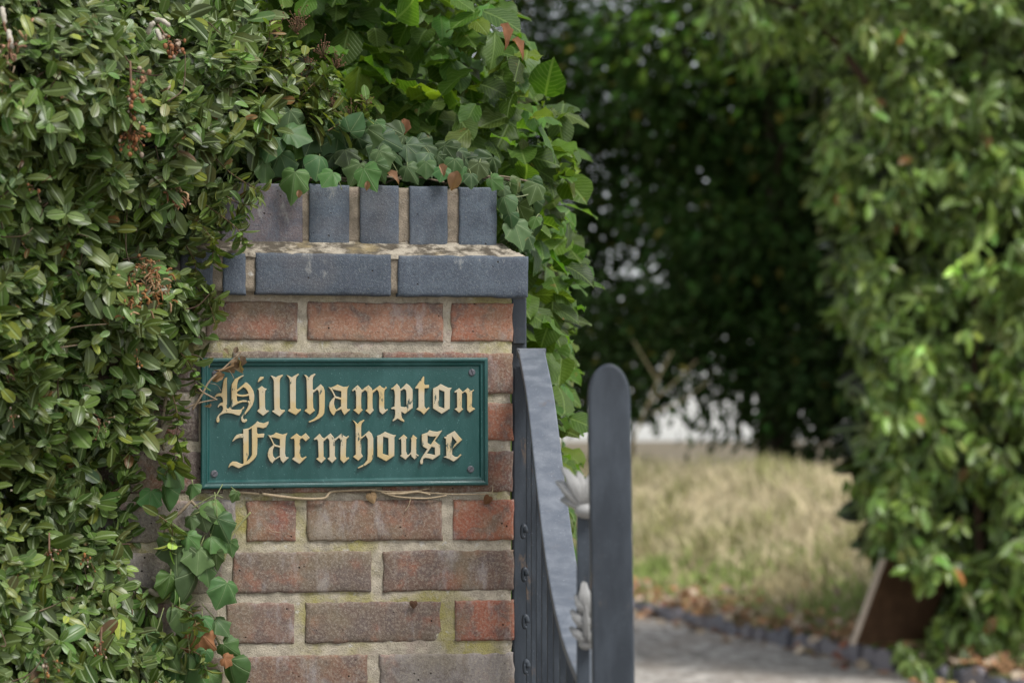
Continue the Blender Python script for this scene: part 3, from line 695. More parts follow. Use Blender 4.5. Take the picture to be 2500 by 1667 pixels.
K = 10.455
ORI = {'A': (510, 900), 'B': (650, 900), 'C': (790, 900), 'D': (980, 900), 'E': (540, 1010), 'F': (690, 1010), 'G': (850, 1010), 'H': (990, 1010)}
LET = [
 ('A', [[(870,165),(885,185),(800,230),(745,285),(720,360),(710,450),(708,545),(780,485),(860,420),(930,355),(960,355),(1050,440),(1090,505),(1125,565),(1150,680),(1145,800),(1110,920),(1040,1030),(960,1120),(890,1200),(865,1240),(868,1275),(900,1305),(940,1280),(970,1310),(945,1350),(900,1374),(850,1360),(818,1310),(820,1240),(860,1180),(930,1090),(985,990),(1005,930),(1010,875),(940,850),(860,848),(760,880),(680,920),(600,970),(555,1015),(570,1040),(640,1050),(720,1050),(800,1045),(840,1020),(880,970),(895,985),(850,1080),(770,1195),(700,1180),(600,1145),(500,1130),(420,1130),(350,1150),(280,1190),(250,1230),(262,1300),(255,1355),(220,1372),(190,1350),(185,1300),(205,1230),(250,1170),(310,1120),(350,1060),(355,1000),(340,950),(300,935),(260,950),(235,990),(220,975),(240,920),(290,875),(355,855),(350,790),(330,730),(290,700),(230,700),(180,715),(145,750),(150,700),(200,645),(260,625),(320,625),(330,560),(345,480),(355,400),(370,310),(400,250),(460,220),(450,330),(455,700),(452,1010),(490,1025),(520,990),(550,930),(568,850),(572,700),(570,500),(580,400),(620,330),(660,270),(740,225),(800,195)],
        [(715,590),(800,530),(870,470),(930,500),(980,570),(1005,640),(940,662),(850,672),(760,662),(708,640)],
        [(702,692),(770,708),(860,714),(950,704),(1015,684),(1025,760),(1022,826),(950,812),(870,806),(780,824),(730,846),(708,800)]]),
 ('A', [[(1345,445),(1410,500),(1470,515),(1430,570),(1420,660),(1425,1000),(1450,1060),(1515,1065),(1525,1085),(1375,1200),(1230,1085),(1245,1060),(1285,1020),(1275,700),(1270,560),(1240,520)], 'x', [(1310,210),(1395,215),(1385,250),(1240,355),(1235,335),(1280,240)]]),
 ('B', [[(110,185),(130,180),(190,205),(240,225),(290,190),(410,155),(420,175),(350,250),(335,320),(335,700),(335,1000),(370,1050),(460,1055),(470,1080),(330,1215),(140,1090),(160,1070),(200,1060),(190,700),(185,320),(165,260)]]),
 ('B', [[(520,165),(600,205),(645,225),(700,190),(810,130),(825,150),(760,220),(745,300),(745,1000),(800,1040),(870,1030),(875,1060),(745,1180),(555,1080),(560,1050),(605,1020),(600,700),(595,300),(570,240)]]),
 ('B', [[(945,150),(1020,175),(1080,235),(1130,175),(1225,130),(1250,145),(1190,215),(1175,290),(1175,540),(1220,545),(1380,400),(1450,470),(1480,560),(1485,750),(1480,1000),(1470,1130),(1430,1200),(1340,1270),(1240,1320),(1100,1372),(1075,1350),(1200,1290),(1280,1220),(1330,1140),(1345,1000),(1340,700),(1330,580),(1290,535),(1185,620),(1180,800),(1190,1000),(1235,1065),(1105,1170),(970,1075),(990,1050),(1035,1025),(1030,700),(1020,300),(1005,220)]]),
 ('C', [[(120,470),(170,490),(270,450),(345,405),(420,440),(500,470),(600,460),(640,435),(605,490),(590,560),(585,1000),(600,1040),(660,1030),(665,1050),(520,1180),(470,1100),(440,1030),(300,1090),(285,1130),(250,1190),(200,1150),(150,1060),(130,960),(150,860),(210,780),(270,720),(200,580)],
        [(210,525),(320,550),(440,575),(440,745),(300,706)], [(285,749),(435,794),(435,966),(320,1055),(280,1000),(255,900),(260,820)]]),
 ('C', [[(715,560),(770,500),(860,425),(935,500),(965,545),(1135,425),(1215,500),(1235,565),(1425,430),(1480,480),(1540,510),(1580,460),(1605,490),(1550,545),(1535,600),(1535,1000),(1560,1050),(1625,1030),(1630,1050),(1495,1165),(1420,1100),(1405,1000),(1410,700),(1395,590),(1350,535),(1240,625),(1235,800),(1240,1000),(1270,1060),(1175,1165),(1060,1070),(1110,1030),(1110,700),(1105,600),(1050,545),(955,615),(945,800),(950,1020),(990,1050),(885,1165),(755,1055),(820,1020),(820,700),(810,580),(790,545),(740,575)]]),
 ('C', [[(1710,510),(1760,485),(1860,385),(1925,460),(1940,525),(1975,510),(2106,380),(2186,440),(2256,530),(2261,700),(2261,1000),(2066,1150),(2000,1110),(1970,1105),(1970,1180),(1990,1260),(2050,1325),(2040,1355),(1960,1320),(1880,1270),(1770,1340),(1745,1325),(1800,1260),(1815,1180),(1815,1050),(1780,1030),(1720,1030),(1715,1000),(1800,970),(1810,700),(1800,580),(1770,520),(1730,530)],
        [(1950,570),(2040,515),(2091,550),(2101,620),(2106,970),(2060,985),(1990,975),(1955,965),(1945,800)]]),
 ('D', [[(550,200),(570,210),(565,380),(590,420),(690,415),(690,490),(575,505),(570,700),(575,960),(620,1030),(690,985),(705,1005),(560,1165),(480,1090),(370,1035),(425,985),(425,700),(425,510),(340,505),(345,485)]]),
 ('D', [[(990,395),(1100,450),(1180,490),(1270,490),(1225,560),(1220,1020),(1015,1150),(795,1010),(795,510),(900,460)], [(945,530),(1085,585),(1085,1020),(945,965)]]),
 ('D', [[(1340,590),(1460,500),(1520,560),(1555,600),(1680,495),(1740,550),(1790,570),(1825,535),(1840,550),(1790,600),(1785,980),(1850,1010),(1865,1030),(1725,1120),(1665,1050),(1665,700),(1655,630),(1610,585),(1530,640),(1525,1000),(1565,1030),(1460,1125),(1350,1030),(1410,1000),(1405,600),(1350,610)]]),
 ('E', [[(555,400),(600,390),(700,370),(780,320),(860,255),(920,190),(960,220),(1080,245),(1160,210),(1200,195),(1195,260),(1140,340),(1060,370),(960,345),(905,345),(905,480),(930,520),(1070,505),(1095,515),(1075,600),(915,605),(915,800),(905,1070),(820,1170),(700,1270),(560,1320),(500,1360),(440,1385),(360,1350),(280,1310),(230,1325),(190,1370),(180,1355),(220,1270),(290,1215),(380,1220),(460,1260),(540,1285),(565,1260),(560,1000),(555,610),(450,610),(370,640),(290,705),(280,695),(330,610),(390,540),(470,515),(555,515)],
        [(690,410),(775,362),(780,700),(780,1050),(720,1150),(635,1225),(655,1140),(690,1050),(690,700)]]),
 ('E', [[(1195,545),(1260,555),(1330,530),(1390,480),(1480,510),(1560,530),(1680,495),(1640,580),(1630,700),(1620,1010),(1640,1100),(1720,1115),(1575,1250),(1520,1190),(1490,1095),(1370,1170),(1330,1210),(1295,1260),(1230,1190),(1185,1090),(1185,1000),(1220,890),(1310,810),(1322,785),(1260,650)],
        [(1265,600),(1370,610),(1490,645),(1490,818),(1400,800),(1345,768)], [(1348,828),(1420,840),(1490,864),(1490,1066),(1370,1142),(1320,1080),(1305,990),(1315,900)]]),
 ('F', [[(195,620),(350,500),(420,560),(470,580),(580,495),(685,610),(580,700),(500,620),(445,640),(440,700),(440,1080),(490,1130),(590,1085),(600,1105),(420,1275),(240,1160),(250,1135),(300,1100),(295,700),(285,630),(210,640)]]),
 ('F', [[(790,645),(935,510),(1000,600),(1050,630),(1215,500),(1295,600),(1320,645),(1500,500),(1550,560),(1620,595),(1670,560),(1685,580),(1615,650),(1600,1070),(1620,1130),(1670,1105),(1690,1135),(1550,1255),(1465,1170),(1465,950),(1475,700),(1460,640),(1425,610),(1325,695),(1320,1080),(1365,1140),(1255,1250),(1140,1145),(1190,1105),(1185,700),(1170,650),(1130,620),(1030,710),(1035,1090),(1090,1140),(980,1255),(850,1150),(910,1110),(895,700),(870,650),(800,665)]]),
 ('G', [[(110,165),(180,210),(235,265),(280,205),(390,155),(405,170),(335,240),(320,320),(320,580),(345,590),(520,440),(590,510),(630,620),(630,900),(625,1120),(570,1220),(420,1320),(250,1390),(235,1375),(400,1280),(480,1180),(490,1000),(490,650),(440,550),(325,640),(320,1000),(365,1085),(250,1195),(120,1095),(185,1040),(180,300),(165,240)]]),
 ('G', [[(930,460),(1050,510),(1150,545),(1210,545),(1170,600),(1165,1070),(960,1205),(735,1090),(730,560),(800,540)], [(880,580),(1015,620),(1020,1065),(870,1020)]]),
 ('G', [[(1285,640),(1410,530),(1500,610),(1465,650),(1465,960),(1500,1050),(1530,1050),(1595,980),(1600,700),(1590,610),(1650,540),(1750,620),(1725,650),(1725,1020),(1790,1060),(1685,1160),(1610,1090),(1590,1030),(1450,1165),(1320,1070),(1350,1040),(1345,700),(1335,630),(1300,655)]]),
 ('H', [[(405,530),(550,480),(600,420),(700,450),(800,460),(920,425),(830,560),(735,690),(790,745),(870,800),(870,1040),(680,1165),(600,1135),(500,1120),(440,1140),(430,1200),(440,1240),(410,1285),(370,1270),(360,1210),(400,1120),(480,1000),(550,900),(405,815)], [(550,545),(620,575),(700,580),(780,572),(635,788),(590,770),(550,740)], [(655,835),(740,860),(740,1055),(640,1030),(530,1012)]]),
 ('H', [[(975,590),(1030,590),(1040,550),(1240,440),(1310,520),(1430,660),(1300,780),(1180,900),(1175,1040),(1250,1100),(1320,1100),(1390,1030),(1415,1045),(1320,1140),(1215,1215),(1100,1150),(965,1100),(1030,1080),(1020,640),(975,610)], [(1170,560),(1300,720),(1170,870)]]),
]
WB = .0066
for key, polys in LET:
    ox, oy = ORI[key]
    cu = bpy.data.curves.new('glyph', 'CURVE'); cu.dimensions = '2D'; cu.fill_mode = 'BOTH'
    cu.extrude = .0019; cu.bevel_depth = .0006; cu.bevel_resolution = 0; cu.offset = -.0004
    for pl in polys:
        if pl == 'x': continue
        sp = cu.splines.new('POLY'); sp.points.add(len(pl) - 1); sp.use_cyclic_u = True
        for k, (x, y) in enumerate(pl):
            a, b = uv(ox + x / K, oy + y / K, WB); sp.points[k].co = (a, b, 0, 1)
    tmp = bpy.data.objects.new('tmp', cu); COL.objects.link(tmp)
    dg = bpy.context.evaluated_depsgraph_get(); me0 = bpy.data.meshes.new_from_object(tmp.evaluated_get(dg))
    V = [loc(v.co.x, v.co.y, WB + .0022 + v.co.z) for v in me0.vertices]; Fc = [tuple(p.vertices) for p in me0.polygons]
    mi = [0 if p.normal.z > .3 else 1 for p in me0.polygons]
    bpy.data.objects.remove(tmp); bpy.data.curves.remove(cu); bpy.data.meshes.remove(me0)
    mesh_obj('letter', V, Fc, [M_GOLD, M_GREEN], plate, smooth=False, midx=mi)
# slotted screws
def screw(px, py, ang):
    c = pp(px, py, .0065); mb = MB(); seg = 20
    u_ = PU * math.cos(ang) + PZ * math.sin(ang); v_ = -PU * math.sin(ang) + PZ * math.cos(ang); R = .0052
    for sgn in (1, -1):
        a0 = math.asin(.14); pts = [np.array([math.cos(a), math.sin(a)]) for a in np.linspace(a0, math.pi - a0, seg)]
        V = []
        for w, r in ((0, 1), (.0012, 1), (.0019, .8)):
            V += [c + R * (u_ * p[0] * r + v_ * sgn * max(p[1] * r, .14)) + PN * w for p in pts]
        Fc = [(w * seg + i, w * seg + i + 1, (w + 1) * seg + i + 1, (w + 1) * seg + i) if sgn > 0 else (w * seg + i + 1, w * seg + i, (w + 1) * seg + i, (w + 1) * seg + i + 1) for w in range(2) for i in range(seg - 1)]
        top = list(range(2 * seg, 3 * seg)); Fc.append(tuple(top if sgn > 0 else reversed(top)))
        Fc += [(seg - 1, 0, seg, 2 * seg - 1), (2 * seg - 1, seg, 2 * seg, 3 * seg - 1)]
        mb.add(V, Fc)
    mb.add([c + R * 1.0 * (u_ * math.cos(a) + v_ * math.sin(a)) + PN * .0004 for a in np.linspace(0, 2 * math.pi, 16, endpoint=False)], [tuple(range(16))])
    mb.build('screw', M_SCREW, plate, smooth=False)
screw(1152, 909, 1.9); screw(1149, 1145, .8); screw(523, 1156, .7); screw(526, 912, .2)

# ================================================================== THE GATE
gate_x = lambda Y: .031 + (3.72 - Y) * .072
gate = thing('iron_gate', 'dark iron driveway gate with sweeping swan neck top rail, swung towards the viewer', 'gate', (gate_x(3.72), 3.72, 0))
path = spline([(3.735, 1.487), (3.63, 1.442), (3.537, 1.392), (3.38, 1.276), (3.21, 1.172), (3.007, 1.103), (2.80, 1.072), (2.64, 1.065)], 6)
mb = MB(); V = []; wd = .0205; thk = .012
for i, q in enumerate(path):
    a = path[min(i + 1, len(path) - 1)] - path[max(i - 1, 0)]; a /= np.linalg.norm(a); nn = np.array([a[1], -a[0]]) if a[0] < 0 else np.array([-a[1], a[0]])
    if nn[1] < 0: nn = -nn
    for sx, st in ((-1, 0), (1, 0), (1, -1), (-1, -1)):
        V.append((gate_x(q[0]) + sx * wd, q[0] + nn[0] * st * thk, q[1] + nn[1] * st * thk))
n = len(path)
Fc = [(i * 4 + k, i * 4 + (k + 1) % 4, (i + 1) * 4 + (k + 1) % 4, (i + 1) * 4 + k) for i in range(n - 1) for k in range(4)] + [(0, 1, 2, 3), tuple((n - 1) * 4 + k for k in (3, 2, 1, 0))]
mb.add(V, Fc); o = mb.build('top_rail', M_RAIL, gate, smooth=False); bevel(o, .0022)
pathY = np.array([q[0] for q in path])[::-1]; pathZ = np.array([q[1] for q in path])[::-1]
railz = lambda Y: float(np.interp(Y, pathY, pathZ))
o = MB(); o.box((gate_x(3.725) - .012, 3.725, .73), .0165, .011, .73); o = o.build('hinge_stile', M_IRON, gate, smooth=False); bevel(o, .002)
for k in range(11):
    Yb = 3.655 - k * .092; zt = railz(Yb) - .018; mb = MB(); mb.box((gate_x(Yb) - .006, Yb, (zt + .12) / 2), .0085, .0085, (zt - .12) / 2)
    o = mb.build('bar', M_IRON, gate, smooth=False); bevel(o, .0015)
o = MB(); o.box((gate_x(3.18), 3.18, .12), .014, .53, .022, (np.array([1, .072, 0]) / 1.0026, np.array([-.072, 1, 0]) / 1.0026, np.array([0, 0, 1.]))); o.build('bottom_rail', M_IRON, gate, smooth=False)
# scrolled rosettes on the hinge side
for k, (px_, py_) in enumerate(((1278, 1300), (1280, 1405), (1282, 1520), (1284, 1630))):
    c = at(px_, py_, 3.60); mb = MB()
    ring = [c + .012 * np.array([.28 * math.cos(a), .2, math.sin(a)]) * (1 - .08 * a) for a in np.linspace(0, 5.5, 16)]
    mb.tube(ring, np.linspace(.0040, .0022, 16), 7); mb.build('scroll', M_IRON, gate)
# latch stile: flat bar with a rounded head
yl = 2.64; xl = at(1497, 900, yl)[0]; zt = at(1490, 889, yl)[2]; R = .0228
prof = [(R, 0.0)] + [(R * math.cos(a), zt - .036 + .036 * math.sin(a)) for a in np.linspace(0, math.pi, 18)] + [(-R, 0.0)]
lean = lambda z: (zt - z) * .0155
V = [(xl - .0015 + x + lean(z) - .004, yl + dy, z) for dy in (-.02, .02) for x, z in prof]; k = len(prof)
Fc = [tuple(range(k - 1, -1, -1)), tuple(range(k, 2 * k))] + [(j, (j + 1) % k, k + (j + 1) % k, k + j) for j in range(k)]
o = mesh_obj('latch_stile', V, Fc, M_IRON, gate, smooth=False); bevel(o, .003, 3)
# leaf-topped bar beside the latch stile
yf = 2.76; xf = at(1424, 1200, yf)[0]
mb = MB(); mb.box((xf, yf, (railz(yf) + at(0, 1225, yf)[2]) / 2), .0075, .0075, (at(0, 1225, yf)[2] - railz(yf)) / 2); o = mb.build('finial_bar', M_IRON, gate, smooth=False); bevel(o, .0015)
def petal(mb, base, d, n, L, w, curl):
    L *= .86; w *= .86
    d = unit(np.asarray(d, float)); n = np.asarray(n, float); n = unit(n - d * (n @ d)); x = np.cross(d, n); rows = 9; V = []; cols = 7
    for sgn in (0, 1):
        for i in range(rows):
            t_ = i / (rows - 1); ang = curl * t_ * t_
            cen = np.asarray(base) + d * L * (t_ * math.cos(ang * .5)) + n * L * t_ * math.sin(ang * .6)
            ww = w * (math.sin(math.pi * min(.98, .16 + .84 * t_)) ** .7) * (1 + .12 * math.cos(t_ * 22))
            for k in range(cols):
                s_ = k / (cols - 1) * 2 - 1
                V.append(cen + x * ww * s_ + n * (ww * .55 * (1 - s_ * s_) + .0016 * math.cos(s_ * 9) - sgn * .003))
    q = rows * cols; Fc = []
    for i in range(rows - 1):
        for k in range(cols - 1):
            a = i * cols + k; Fc.append((a, a + 1, a + cols + 1, a + cols)); Fc.append((q + a + 1, q + a, q + a + cols, q + a + cols + 1))
    ring = list(range(cols)) + [i * cols + cols - 1 for i in range(1, rows)] + [(rows - 1) * cols + k for k in range(cols - 2, -1, -1)] + [i * cols for i in range(rows - 2, 0, -1)]
    Fc += [(ring[(j + 1) % len(ring)], ring[j], q + ring[j], q + ring[(j + 1) % len(ring)]) for j in range(len(ring))]
    mb.add(V, Fc)
fb = at(1428, 1238, yf - .01)
mb = MB(); mb.ball(fb + np.array([.002, 0, -.004]), .013, 12, 8, (1.1, 1, .7)); fin = mb.build('leaf_finial', M_SILVER, gate)
for j, (d, L, w, cu_) in enumerate((((-.95, -.1, .55), .036, .0085, -1.1), ((-.72, -.2, .9), .052, .0095, -1.0), ((-.42, -.3, 1), .060, .009, -.9), ((-.12, -.2, 1), .048, .009, -.6), ((.30, -.2, 1), .058, .0105, -.9), ((.62, -.1, .8), .044, .010, -1.0))):
    mb = MB(); petal(mb, fb, d, (.1, -1, .25), L, w, cu_); mb.build('petal', M_SILVER, fin)
fb = at(1431, 1566, yf - .016)
mb = MB(); mb.ball(fb + np.array([0, 0, -.002]), .009, 10, 7, (1, 1, .8)); fin = mb.build('leaf_ornament', M_SILVER, gate)
for j, (dz, d, L, w, cu_) in enumerate(((.030, (-.10, -.2, 1), .046, .0085, -.8), (.030, (-.45, -.25, .9), .030, .007, -1.1), (.028, (.40, -.2, .9), .032, .007, -1.0), (.014, (-.55, -.25, .75), .032, .007, -1.1), (.014, (.52, -.2, .75), .034, .007, -1.0), (.0, (-.5, -.2, .5), .028, .0065, -1.1), (.0, (.5, -.2, .5), .028, .0065, -1.0), (.0, (-.03, -.1, 1), .05, .005, -.2))):
    mb = MB(); petal(mb, fb + np.array([0, -.001 * j, dz]), d, (-.1, -1, .2), L, w, cu_); mb.build('petal', M_SILVER, fin)
# hinge post fixed to the pillar side
hp = thing('hinge_post', 'blue black hinge post tucked against the pillar under the cap', 'post', (.012, 3.79, 0))
mb = MB(); x0 = at(1249, 800, 3.79)[0]; x1 = at(1285, 800, 3.79)[0]; zt = at(0, 722, 3.79)[2]
mb.box(((x0 + x1) / 2, 3.79, zt / 2), (x1 - x0) / 2, .018, zt / 2); o = mb.build('post', M_IRON, hp, smooth=False); bevel(o, .002)
mb = MB(); mb.box(((x0 + x1) / 2, 3.767, at(0, 820, 3.78)[2]), (x1 - x0) / 2 - .003, .005, .012); mb.build('hinge_strap', M_IRON, hp, smooth=False)

# ================================================================== HEDGES AND IVY NEAR THE PILLAR
def sprigs(name, C, A, npair, size, col, parent, alt=None, p=.0, up=.25):
    """opposite pairs of small leaves at the ends of shoots: C tip points, A axes"""
    Ps = []; Ds = []; Ns = []; Ss = []
    A = unit(A); n = len(C)
    ref = unit(np.cross(A, RNG.normal(0, 1, (n, 3)))); ref2 = np.cross(A, ref)
    for k in range(npair):
        ang = (k % 2) * math.pi / 2 + RNG.normal(0, .25, n)
        rd = ref * np.cos(ang)[:, None] + ref2 * np.sin(ang)[:, None]
        along = -.010 * k - RNG.uniform(0, .004, n)
        for s in (1, -1):
            op = RNG.normal(1.05 + .16 * k, .22, n).clip(.4, 1.7)
            D = A * np.cos(op)[:, None] + s * rd * np.sin(op)[:, None] + np.array([0, 0, -.12])
            N = A * np.sin(op)[:, None] - s * rd * np.cos(op)[:, None] + np.array([0, -.1, up])
            Ps.append(C + A * along[:, None] + RNG.normal(0, .002, (n, 3))); Ds.append(D); Ns.append(N)
            Ss.append(size * RNG.uniform(.62, 1.2, n) * (.72 + .14 * min(k, 2)))
    Ps, Ds, Ns = map(np.concatenate, (Ps, Ds, Ns)); Ss = np.concatenate(Ss)
    ct = np.tile(np.exp(RNG.normal(0, .26, (n, 1))), (npair * 2, 1)); young = np.repeat(np.linspace(1.45, .85, npair * 2), n)[:, None] * np.array([1.05, 1, .95])
    tc = tints(len(Ps), col, .18, alt, p) * ct * young; kb = RNG.random(len(Ps)) < .012; tc[kb] = np.array([.17, .095, .04]) * RNG.uniform(.6, 1.5, (kb.sum(), 1))
    Ss = Ss * np.exp(RNG.normal(0, .14, len(Ss)))
    return leaves(name, Ps, Ds, Ns, Ss, tc, T_PRIVET, M_PRIVET, parent)
HR = [(-500, 520), (0, 610), (70, 640), (130, 700), (250, 720), (300, 690), (380, 590), (450, 560), (520, 520), (600, 480), (700, 500), (780, 490), (860, 455), (930, 430), (1000, 412), (1080, 380), (1160, 352), (1300, 345), (1400, 355), (1480, 380), (1560, 420), (1667, 455), (1900, 520), (2600, 540)]
hry = np.array([a for a, b in HR]); hrx = np.array([b for a, b in HR])
def hedge_depth(px, py):
    edge = np.interp(py, hry, hrx)
    f = np.clip((edge - px) / 480, 0, 1.6)
    Yd = 3.60 - .43 * f ** .8
    Yd = np.where(py < 420, Yd + .10 * np.clip((420 - py) / 150, 0, 1) * np.clip(1 - f, 0, 1), Yd)
    return Yd
left = thing('privet_hedge', 'dense small leaved evergreen hedge filling the left side, growing over the pillar', 'hedge', (-.75, 3.5, 0))
def hedge_pts(n, ylo, yhi, xlo=-420):
    px = RNG.uniform(xlo, 760, n); py = RNG.uniform(ylo, yhi, n)
    e = np.interp(py, hry, hrx) + RNG.normal(0, 9, n); k = px < e; px = px[k]; py = py[k]
    return px, py
px, py = hedge_pts(4900, -260, 1950); n = len(px)
lump = np.array([nz(x * .008, y * .008, 2) + .6 * nz(x * .02, y * .02, 4) for x, y in zip(px, py)])
k = np.array([nz(x * .016, y * .016, 14) for x, y in zip(px, py)]) > -.26; px = px[k]; py = py[k]; lump = lump[k]; n = len(px)
Yd = hedge_depth(px, py) - .075 * lump + .30 * RNG.random(n) ** 2.2
C = np.stack([(px - CX) / F * Yd, Yd, H - (py - CY) / F * Yd], -1)
A = np.array([.22, -.85, .55]) + RNG.normal(0, .42, (n, 3))
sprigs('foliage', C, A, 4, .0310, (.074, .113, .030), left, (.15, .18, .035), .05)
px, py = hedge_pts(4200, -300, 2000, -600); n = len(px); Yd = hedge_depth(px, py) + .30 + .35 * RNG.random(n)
leaves('shade_tinted_foliage', np.stack([(px - CX) / F * (Yd - .2), Yd, H - (py - CY) / F * (Yd - .2)], -1), RNG.normal(0, 1, (n, 3)), np.array([0, -.8, .5]) + RNG.normal(0, .4, (n, 3)), RNG.uniform(.05, .08, n), tints(n, (.020, .026, .010), .2), T_PRIVET, M_PRIVET, left)  # dark tint on these inner leaves makes the gaps look shaded
px, py = hedge_pts(1500, 1950, 3500); n = len(px); Yd = hedge_depth(px, py) + .25 * RNG.random(n)
C = np.stack([(px - CX) / F * Yd, Yd, H - (py - CY) / F * Yd], -1)
sprigs('lower_foliage', C, np.array([.22, -.7, .45]) + RNG.normal(0, .48, (n, 3)), 4, .042, (.088, .125, .038), left)
# loose shoots reaching over the pillar: leafy stems
mb = MB(); SC = []; SA = []
def shoot(pts, r=.0011, every=.016, out=.03, tint=(.16, .11, .06)):
    sp = spline([pp(x, y, out + d) for x, y, d in pts], 8); mb = MB(); mb.tube(sp, np.linspace(r, r * .5, len(sp)), 5, tint=tint); mb.build('shoot_stem', M_TWIG, left)
    acc = 0
    for a, b in zip(sp[:-1], sp[1:]):
        acc += np.linalg.norm(b - a)
        if acc > every: acc = 0; SC.append(b); SA.append(unit(b - a) + np.array([0, -.25, .1]))
    SC.append(sp[-1]); SA.append(unit(sp[-1] - sp[-2]))
for pts in ([(480, 430, .02), (540, 470, .03), (590, 500, .04), (625, 490, .05)], [(470, 480, .02), (530, 520, .04), (580, 560, .05), (600, 600, .05)], [(460, 520, .02), (500, 560, .05), (520, 600, .05), (515, 650, .05)],
            [(470, 540, .02), (540, 545, .03), (600, 520, .04)], [(455, 600, .02), (475, 640, .03), (480, 690, .03)], [(480, 700, .02), (510, 740, .02), (525, 790, .03)], [(470, 760, .01), (500, 720, .02), (535, 735, .02)],
            [(440, 860, .02), (470, 900, .03), (478, 960, .03)], [(420, 960, .02), (435, 1020, .03), (430, 1060, .03)], [(520, 380, .02), (560, 420, .03), (605, 450, .03), (640, 470, .03)],
            [(560, 330, .0), (600, 300, .0), (640, 250, -.05)], [(640, 230, -.06), (680, 160, -.08), (690, 90, -.08)], [(600, 200, -.05), (650, 120, -.06), (660, 60, -.06)], [(700, 330, -.1), (720, 270, -.1), (712, 215, -.1)],
            [(720, 340, -.1), (760, 290, -.1), (790, 262, -.1)], [(690, 300, -.08), (750, 220, -.1), (812, 165, -.12)], [(730, 300, -.1), (790, 230, -.12), (815, 190, -.12)], [(660, 320, -.06), (640, 250, -.08), (660, 190, -.08)],
            [(800, 320, -.08), (850, 290, -.09), (900, 268, -.09)], [(840, 300, -.08), (885, 260, -.09), (890, 235, -.09)],
            [(410, 1060, .02), (440, 1100, .02), (400, 1160, .03)], [(390, 1260, .02), (420, 1290, .03), (415, 1350, .03)], [(430, 1480, .03), (470, 1500, .03), (480, 1540, .04)], [(440, 1580, .03), (490, 1600, .03), (500, 1650, .03)]):
    shoot(pts)
# the leafy clump above the pillar
for k in range(90):
    x = random.uniform(610, 815); y = random.uniform(110, 325)
    if x > 760 and y < 180: continue
    d = -.10 + random.uniform(-.04, .05); SC.append(pp(x, y, d)); SA.append(np.array([random.gauss(.1, .5), -.5 + random.gauss(0, .4), .75]))
sprigs('shoot_foliage', np.array(SC), np.array(SA), 3, .028, (.095, .135, .034), left, (.17, .20, .035), .12)
for k in range(110):                                                    # bare twigs inside the hedge
    x = random.uniform(-100, 520); y = random.uniform(-50, 1700)
    if x > np.interp(y, hry, hrx) - 10: continue
    Y0 = float(hedge_depth(np.array([x]), np.array([y]))[0]) + random.uniform(.0, .06); a = at(x, y, Y0)
    mb = MB(); e = a + np.array([random.gauss(.01, .022), random.uniform(-.04, .03), random.gauss(.02, .03)]); mid = (a + e) / 2 + np.array([random.gauss(0, .008) for _ in range(3)])
    sp = spline([a, mid, e], 4); mb.tube(sp, np.linspace(.0012, .0006, len(sp)), 5, tint=random.choice(((.13, .09, .06), (.20, .15, .10), (.10, .06, .045)))); mb.build('twig', M_TWIG, left)
# trunks of the hedge low down
for k in range(9):
    mb = MB(); x = random.uniform(-1.15, -.55); y = random.uniform(3.35, 3.85)
    sp = spline([(x, y, -.05), (x + random.gauss(0, .04), y, .5), (x + random.gauss(0, .08), y - .03, 1.2), (x + random.gauss(0, .1), y, 1.9)], 5); mb.tube(sp, np.linspace(.012, .004, len(sp)), 7, tint=(.10, .075, .055)); mb.build('stem', M_TWIG, left)
# dry seed heads
def seed_head(cx, cy, spread, nb, col, r=.0045, tail=None, petals=0):
    Y0 = float(hedge_depth(np.array([cx]), np.array([cy]))[0]) - .045; c = at(cx, cy, Y0); m_ = MB()
    for k in range(nb):
        o_ = np.array([random.gauss(0, spread), random.gauss(0, spread * .6), random.gauss(0, spread * 1.2)])
        v = random.uniform(.6, 1.25); m_.ball(c + o_, r * .72 * random.uniform(.5, 1.25), 7, 5, (random.uniform(.7, 1.1), 1, random.uniform(.7, 1.3)), tuple(x * v for x in (col if random.random() < .75 else (.42, .33, .25))))
        m_.tube([c + o_, c + o_ * .4 + np.array([0, 0, .004])], .0006, 4, tint=(.15, .09, .05))
    if tail: m_.tube(spline([c, at(tail[0], tail[1], Y0 + .01)], 4), .0014, 5, tint=(.2, .12, .08))
    for k in range(petals):
        o_ = c + np.array([random.gauss(0, spread), random.gauss(0, spread * .5), random.gauss(0, spread)]); d = rand_dir(1)[0]; v = random.uniform(.7, 1.3)
        ln = random.uniform(.5, 1.1); sp = spline([o_, o_ + d * .009 * ln + np.array([random.gauss(0, .002), 0, random.gauss(.002, .002)]), o_ + d * .016 * ln - np.array([0, 0, .002])], 3); m_.tube(sp, [.0005] + [.0017 * random.uniform(.5, 1.1) for _ in sp[2:]] + [.0003], 5, tint=tuple(x * v for x in (col if random.random() < .7 else (.42, .27, .15))))
    m_.build('seed_head', M_SEED, left)
seed_head(418, 110, .010, 26, (.30, .13, .06), tail=(385, 60)); seed_head(322, 250, .007, 16, (.30, .13, .06), tail=(318, 150)); seed_head(318, 325, .012, 46, (.33, .14, .06), .0042, (318, 150))
seed_head(340, 195, .007, 12, (.30, .17, .10)); seed_head(355, 660, .011, 8, (.25, .12, .05), .003, None, 30); seed_head(375, 712, .013, 6, (.30, .14, .05), .003, None, 36)
seed_head(320, 725, .012, 10, (.28, .13, .05), .003, None, 22); seed_head(335, 880, .006, 10, (.32, .16, .05), .0025); seed_head(22, 120, .014, 14, (.36, .20, .13), .005, None, 16)
